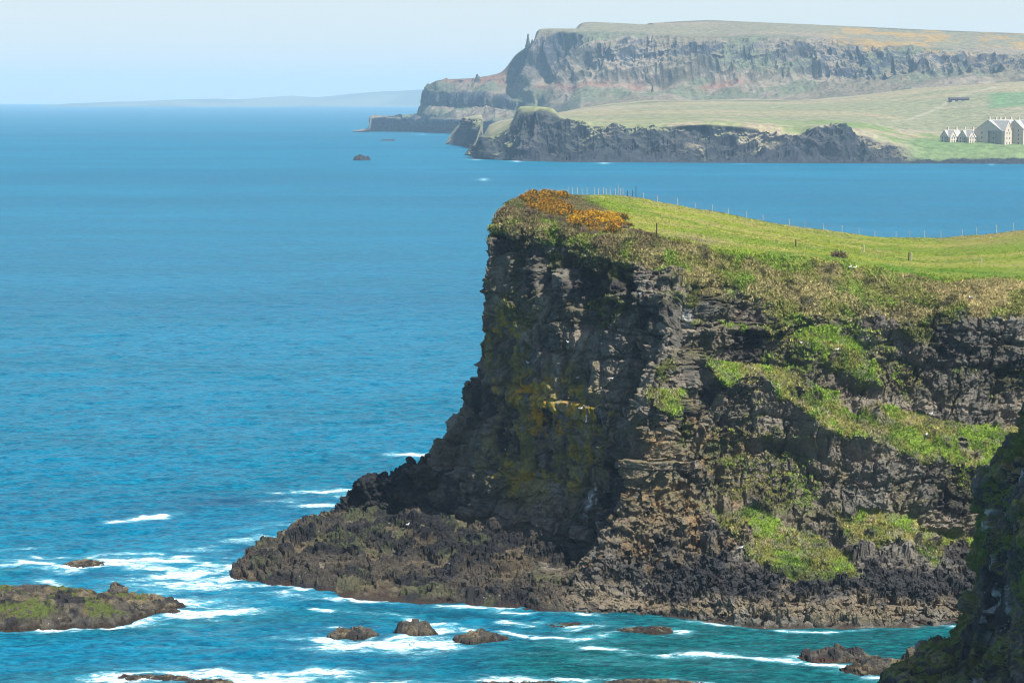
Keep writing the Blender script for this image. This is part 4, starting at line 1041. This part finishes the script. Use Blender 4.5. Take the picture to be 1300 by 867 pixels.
# ------------------------------------------------------------------ gorse and bushes
def leafmat(name, col, var=.45):
    t = NT(name); g = t.n('ShaderNodeObjectInfo')
    n = t.noise(4., 3, .6, t.pos(obj=True))
    c = t.n('ShaderNodeRGB'); c.outputs[0].default_value = (*col, 1)
    k = t.math('ADD', t.mapr(n, .3, .7, 1 - var, 1 + var, 'LINEAR'), t.math('MULTIPLY', t.math('SUBTRACT', g.outputs['Random'], .5), .35))
    t.pbsdf(t.vscale(c.outputs[0], k), .8, .2); return t.m
M_GLEAF = leafmat('gorse_green_spines', (.075, .085, .03)); M_GFLOW = leafmat('gorse_orange_blossom', (.62, .28, .015), .3); M_GYEL = leafmat('gorse_yellow_blossom', (.75, .42, .015), .25)
M_BROWN = leafmat('dry_brown_twigs', (.16, .115, .075)); M_TUFT = leafmat('tussock_grass_blades', (.16, .17, .05), .4)
def leaves(mb, rnd, n, R, Hh, size, bias=0.):
    for _ in range(n):
        a = rnd.uniform(0, 2 * PI); e = math.asin(rnd.random() ** (.8 if bias == 0 else .45)); q = rnd.uniform(.72, 1.05)
        lump = 1 + .18 * math.sin(3 * a + 1) + .12 * math.sin(5 * a + e * 4)
        c = np.array((R * q * lump * math.cos(a) * math.cos(e), R * q * lump * math.sin(a) * math.cos(e), Hh * q * lump * math.sin(e)))
        u = np.array([rnd.gauss(0, 1) for _ in range(3)]); u /= np.linalg.norm(u); w_ = np.cross(u, [rnd.gauss(0, 1) for _ in range(3)]); w_ /= np.linalg.norm(w_) + 1e-6
        s = size * rnd.uniform(.6, 1.3)
        mb.add([c - u * s, c + w_ * s * .45, c + u * s, c - w_ * s * .45], [(0, 1, 2, 3)])
def bush_proto(kind, seed, loc, label, group):
    rnd = random.Random(seed); root = empty('gorse_bush' if kind != 'brown' else 'brown_bush', loc)
    tag(root, label, 'bush', group)
    st = MB()
    for k in range(6):
        a = rnd.uniform(0, 6.28); st.bar((0, 0, -.2), (.5 * math.cos(a), .5 * math.sin(a), .5), .04, 5)
    st.build('stem', M_BROWN, root)
    f = MB(); leaves(f, rnd, 650, 1.0, .85, .13); f.build('foliage', M_GLEAF if kind != 'brown' else M_BROWN, root)
    if kind != 'brown':
        b_ = MB(); leaves(b_, rnd, 900 if kind == 'yellow' else 480, 1.06, .92, .085, 1.); b_.build('blossom', M_GYEL if kind == 'yellow' else M_GFLOW, root)
    return root
def dup(root, loc, rz, s, label):
    c = root.copy(); COL.objects.link(c); c.location = loc; c.rotation_euler = (0, 0, rz); c.scale = s; c['label'] = label
    for ch in root.children:
        k = ch.copy(); COL.objects.link(k); k.parent = c
    return c
def scatter(kind, spots, label, group, seed, smin=.7, smax=1.25):
    rnd = random.Random(seed); proto = None
    for (px, py) in spots:
        p, _ = seen_at(px, py, 6.6, 10.6)
        s = rnd.uniform(smin, smax); sc_ = (s * rnd.uniform(.9, 1.3), s, s * rnd.uniform(.7, 1.0)); loc = (float(p[0]), float(p[1]), float(p[2]) - .12)
        if proto is None:
            proto = bush_proto(kind, seed, loc, label, group); proto.scale = sc_
        else: dup(proto, loc, rnd.uniform(0, 6.28), sc_, label)
rnd = random.Random(5)
def cloud(poly, n, mind, rnd):
    out = []; tries = 0
    xs = [p[0] for p in poly]; ys = [p[1] for p in poly]
    while len(out) < n and tries < 6000:
        tries += 1; x = rnd.uniform(min(xs), max(xs)); y = rnd.uniform(min(ys), max(ys)); ins = False
        for (x1, y1), (x2, y2) in zip(poly, poly[1:] + poly[:1]):
            if (y1 > y) != (y2 > y) and x < (x2 - x1) * (y - y1) / (y2 - y1) + x1: ins = not ins
        if ins and all(((x - a) / 1.6) ** 2 + (y - b_) ** 2 > mind ** 2 for a, b_ in out): out.append((x, y))
    return out
scatter('orange', cloud([(664, 250), (680, 245), (715, 247), (722, 262), (735, 272), (700, 272), (668, 262)], 34, 3.6, rnd),
        'orange flowering gorse bush in the thicket on the top left brow of the headland', 'gorse bushes on the brow', 11)
scatter('orange', cloud([(722, 268), (760, 268), (790, 278), (800, 290), (770, 296), (725, 288)], 16, 4.2, rnd),
        'sparsely flowering orange gorse bush lower on the brow around the yellow patch', 'gorse bushes lower on the brow', 13)
scatter('yellow', cloud([(752, 273), (770, 271), (786, 276), (788, 283), (758, 283)], 9, 3.2, rnd) + [(728, 276), (732, 279), (700, 248), (713, 248)],
        'bright yellow flowering gorse bush in full bloom on the brow of the headland', 'brightest gorse bushes', 12, .8, 1.1)
scatter('brown', [(668, 262), (676, 268), (700, 276), (715, 279), (792, 288), (803, 291), (812, 293), (821, 296), (740, 292), (756, 294), (690, 268), (650, 262), (776, 292), (786, 294)],
        'low brown bush without flowers along the lower edge of the gorse', 'brown bushes below the gorse', 14, .5, .9)
scatter('brown', [(1065, 325)], 'lone round brown bush at the edge of the pasture above the earth scar', None, 15, 1.1, 1.2)

# ------------------------------------------------------------------ tussocks of grass and heather
def tufts(name, pick, n, hgt, wid, label, seed, dark=1.):
    r = np.random.RandomState(seed); idx = np.flatnonzero(pick.reshape(-1)); idx = r.choice(idx, n, replace=False)
    p = HP.reshape(-1, 3)[idx]; c = TUFT_C.reshape(-1, 3)[idx] * (r.uniform(.6, 1.5, (n, 1)) * dark); K = 7
    p = np.repeat(p, K, 0) + np.concatenate([r.normal(0, wid * .45, (n * K, 2)), np.full((n * K, 1), -.06)], 1); c = np.repeat(c, K, 0) * r.uniform(.75, 1.3, (n * K, 1))
    a = r.uniform(0, 2 * PI, n * K); h = hgt * np.repeat(r.uniform(.5, 1.4, n), K) * r.uniform(.6, 1.2, n * K); w_ = wid * .28
    u = np.stack([np.cos(a) * w_, np.sin(a) * w_, 0 * a], -1); t_ = np.stack([r.normal(0, .5, n * K) * h, r.normal(0, .5, n * K) * h, h], -1)
    v = np.stack([p - u, p + u, p + t_], 1).reshape(-1, 3); m_ = len(p)
    me = bpy.data.meshes.new(name); me.vertices.add(3 * m_); me.vertices.foreach_set('co', v.reshape(-1).astype(F32))
    me.loops.add(3 * m_); me.loops.foreach_set('vertex_index', np.arange(3 * m_, dtype=np.int32)); me.polygons.add(m_)
    me.polygons.foreach_set('loop_start', np.arange(0, 3 * m_, 3, dtype=np.int32)); me.update(calc_edges=True)
    at_ = me.attributes.new('Col', 'FLOAT_COLOR', 'POINT'); cc = np.ones((3 * m_, 4), F32); cc[:, :3] = np.clip(np.repeat(c, 3, 0), 0, .8); at_.data.foreach_set('color', cc.reshape(-1))
    me.materials.append(M_TUFTS); o = link(bpy.data.objects.new(name, me)); tag(o, label, None, None, 'stuff'); return o
t = NT('tussock_blades'); t.pbsdf(t.attr('Col', False), .85, .15); M_TUFTS = t.m
inview = (HPX > 560) & (HPX < 1330)
tufts('heath_grass', inview & (Vg > 6.9) & (Vg < 8.05) & (veg > .4), 26000, .26, .34, 'rough tan and green tussock grass on the brow of the cliff', 1, 1.05)
tufts('ledge_grass', inview & (Vg > 2.2) & (Vg < 6.9) & (veg > .45), 15000, .30, .26, 'long grass hanging on the ledges of the cliff face', 2, 1.1)
tufts('pasture_grass', inview & (Vg > 7.95) & (Vg < 10.6) & (veg > .4), 36000, .13, .30, 'short cropped pasture grass on top of the headland', 3, 1.)

# ------------------------------------------------------------------ seabirds on the cliff
M_BW = mat_simple('white_feathers', (.85, .85, .83), .7, .2, .04, 9.); M_BG = mat_simple('grey_wing_feathers', (.33, .34, .36), .7, .2, .08, 9.); M_BB = mat_simple('yellow_beak', (.6, .45, .08), .5, .3, .05, 9.)
def bird_proto(loc, label):
    root = empty('seabird', loc); tag(root, label, 'bird', 'white seabirds on the cliff ledges')
    b_ = MB(); n = 12; prof = [(-.30, .01, .16), (-.2, .05, .17), (-.1, .085, .17), (0, .10, .165), (.1, .095, .17), (.17, .07, .20), (.205, .05, .25), (.22, .045, .29), (.245, .052, .325), (.275, .045, .34), (.30, .022, .335), (.315, .006, .33)]
    v = []
    for (x, r, z) in prof:
        for k in range(n): a = 2 * PI * k / n; v.append((x, r * math.cos(a), z + r * math.sin(a)))
    f = [(j * n + k, j * n + (k + 1) % n, (j + 1) * n + (k + 1) % n, (j + 1) * n + k) for j in range(len(prof) - 1) for k in range(n)]
    b_.add(v, f); b_.build('body', M_BW, root, True)
    for s in (-1, 1):
        w_ = MB(); w_.ball((-.1, s * .075, .19), (.24, .035, .07), 10, 6); w_.build('wing', M_BG, root, True)
        l_ = MB(); l_.cyl(.02, s * .035, 0, .1, .009, .009, 5); l_.box(.0, .07, s * .035 - .02, s * .035 + .02, -.002, .008); l_.build('leg', M_BB, root)
    k_ = MB(); k_.bar((.31, 0, .332), (.37, 0, .318), .009, 5); k_.build('beak', M_BB, root)
    return root
spots = [(1016, 436, 'left of the upper grass patch'), (1063, 444, 'at the top of the upper grass patch'), (1182, 527, 'on the upper edge of the long grass ledge'), (1177, 552, 'in the middle of the long grass ledge'),
         (734, 480, 'highest on the dark left face'), (668, 462, 'on the dark left face under the nose'), (776, 484, 'on the dark left face right of the lichen'), (738, 522, 'in the orange lichen'),
         (1080, 340, 'on the earth scar under the brown bush'), (1086, 341, 'right of its neighbour on the earth scar'), (1230, 379, 'high in the dry grass near the right edge'), (938, 696, 'on the rocks left of the lower grass patch'),
         (811, 377, 'on the rock rim above the spur'), (720, 437, 'in the middle of the dark left face'), (518, 667, 'on the rock shelf below the spur'), (640, 572, 'low on the shaded talus')]
proto = None
for k, (px, py, lab) in enumerate(spots):
    p, nn = seen_at(px, py, 1.5, 8.5)
    loc = (float(p[0] + nn[0] * .12), float(p[1] + nn[1] * .12 - .1), float(p[2] + .05)); lab = 'small white seabird perched ' + lab
    if proto is None: proto = bird_proto(loc, lab); o = proto
    else: o = dup(proto, loc, 0, (1, 1, 1), lab)
    o.rotation_euler = (0, 0, random.uniform(0, 6.28)); o.scale = (1.05,) * 3

# ------------------------------------------------------------------ air
bx = MB(); bx.box(-20300, 20300, -20300, 20300, -14, 215)
t = NT('sea_haze'); pv = t.n('ShaderNodeVolumePrincipled')
pv.inputs['Color'].default_value = (.57, .81, .99, 1); pv.inputs['Density'].default_value = 7.8e-5; pv.inputs['Anisotropy'].default_value = 0.
t.l(pv.outputs[0], t.out.inputs['Volume'])
tag(bx.build('haze', t.m), 'thin blue sea haze over the whole view', None, None, 'stuff')

# ------------------------------------------------------------------ light, sky, camera
AZ, EL = math.radians(135), math.radians(53)
d = (math.sin(AZ) * math.cos(EL), math.cos(AZ) * math.cos(EL), math.sin(EL))
from mathutils import Vector
L = bpy.data.lights.new('sun', 'SUN'); L.energy = 5.0; L.angle = math.radians(.53); L.color = (1, .955, .88)
lo = link(bpy.data.objects.new('sun', L)); lo.rotation_euler = Vector(d).to_track_quat('Z', 'Y').to_euler(); lo.location = (0, 0, 300)
w = bpy.data.worlds.new('World'); scene.world = w; w.use_nodes = True; nt = w.node_tree; nt.nodes.clear()
out = nt.nodes.new('ShaderNodeOutputWorld'); bg = nt.nodes.new('ShaderNodeBackground'); sk = nt.nodes.new('ShaderNodeTexSky')
sk.sky_type = 'NISHITA'; sk.sun_disc = False; sk.sun_elevation = EL; sk.sun_rotation = AZ; sk.altitude = 60; sk.air_density = 1.; sk.dust_density = .7; sk.ozone_density = 3.
bg.inputs['Strength'].default_value = .088
# thin veils of cloud low over the horizon
tc_ = nt.nodes.new('ShaderNodeTexCoord'); mp = nt.nodes.new('ShaderNodeMapping'); mp.inputs['Scale'].default_value = (14, 14, 60); nt.links.new(tc_.outputs['Generated'], mp.inputs['Vector'])
nz_ = nt.nodes.new('ShaderNodeTexNoise'); nz_.inputs['Scale'].default_value = 1.6; nz_.inputs['Detail'].default_value = 5; nt.links.new(mp.outputs[0], nz_.inputs['Vector'])
mr = nt.nodes.new('ShaderNodeMapRange'); mr.inputs[1].default_value = .55; mr.inputs[2].default_value = .8; mr.inputs[3].default_value = 0; mr.inputs[4].default_value = .25; nt.links.new(nz_.outputs[0], mr.inputs[0])
mx = nt.nodes.new('ShaderNodeMix'); mx.data_type = 'RGBA'; nt.links.new(mr.outputs[0], mx.inputs[0]); nt.links.new(sk.outputs[0], mx.inputs[6]); mx.inputs[7].default_value = (8.5, 9.2, 9.8, 1)
sx = nt.nodes.new('ShaderNodeSeparateXYZ'); nt.links.new(tc_.outputs['Generated'], sx.inputs[0])
m3 = nt.nodes.new('ShaderNodeMapRange'); m3.inputs[1].default_value = .03; m3.inputs[2].default_value = .30; m3.inputs[3].default_value = .8; m3.inputs[4].default_value = 0.; nt.links.new(sx.outputs[2], m3.inputs[0])
mx2 = nt.nodes.new('ShaderNodeMix'); mx2.data_type = 'RGBA'; nt.links.new(m3.outputs[0], mx2.inputs[0]); nt.links.new(sk.outputs[0], mx2.inputs[6]); mx2.inputs[7].default_value = (5.5, 6.05, 6.25, 1)
nt.links.new(mx2.outputs[2], mx.inputs[6]); mx.inputs[7].default_value = (6.2, 6.6, 6.9, 1)
nt.links.new(mx.outputs[2], bg.inputs['Color']); nt.links.new(bg.outputs[0], out.inputs[0])

cam = bpy.data.cameras.new('camera'); cam.sensor_width = 36; cam.lens = 36 * FPX / 1300; cam.clip_end = 60000; cam.clip_start = 1.
co = link(bpy.data.objects.new('camera', cam)); co.location = (0, 0, H_CAM); co.rotation_euler = (PI / 2 - PITCH, 0, 0); scene.camera = co
scene.view_settings.view_transform = 'Standard'; scene.view_settings.look = 'None'; scene.view_settings.gamma = 1; scene.view_settings.use_curve_mapping = False
scene.view_settings.exposure = .70
scene.cycles.use_denoising = True
scene.cycles.filter_width = 1.1
scene.cycles.use_adaptive_sampling = False
scene.cycles.max_bounces = 5; scene.cycles.volume_bounces = 1; scene.cycles.diffuse_bounces = 3
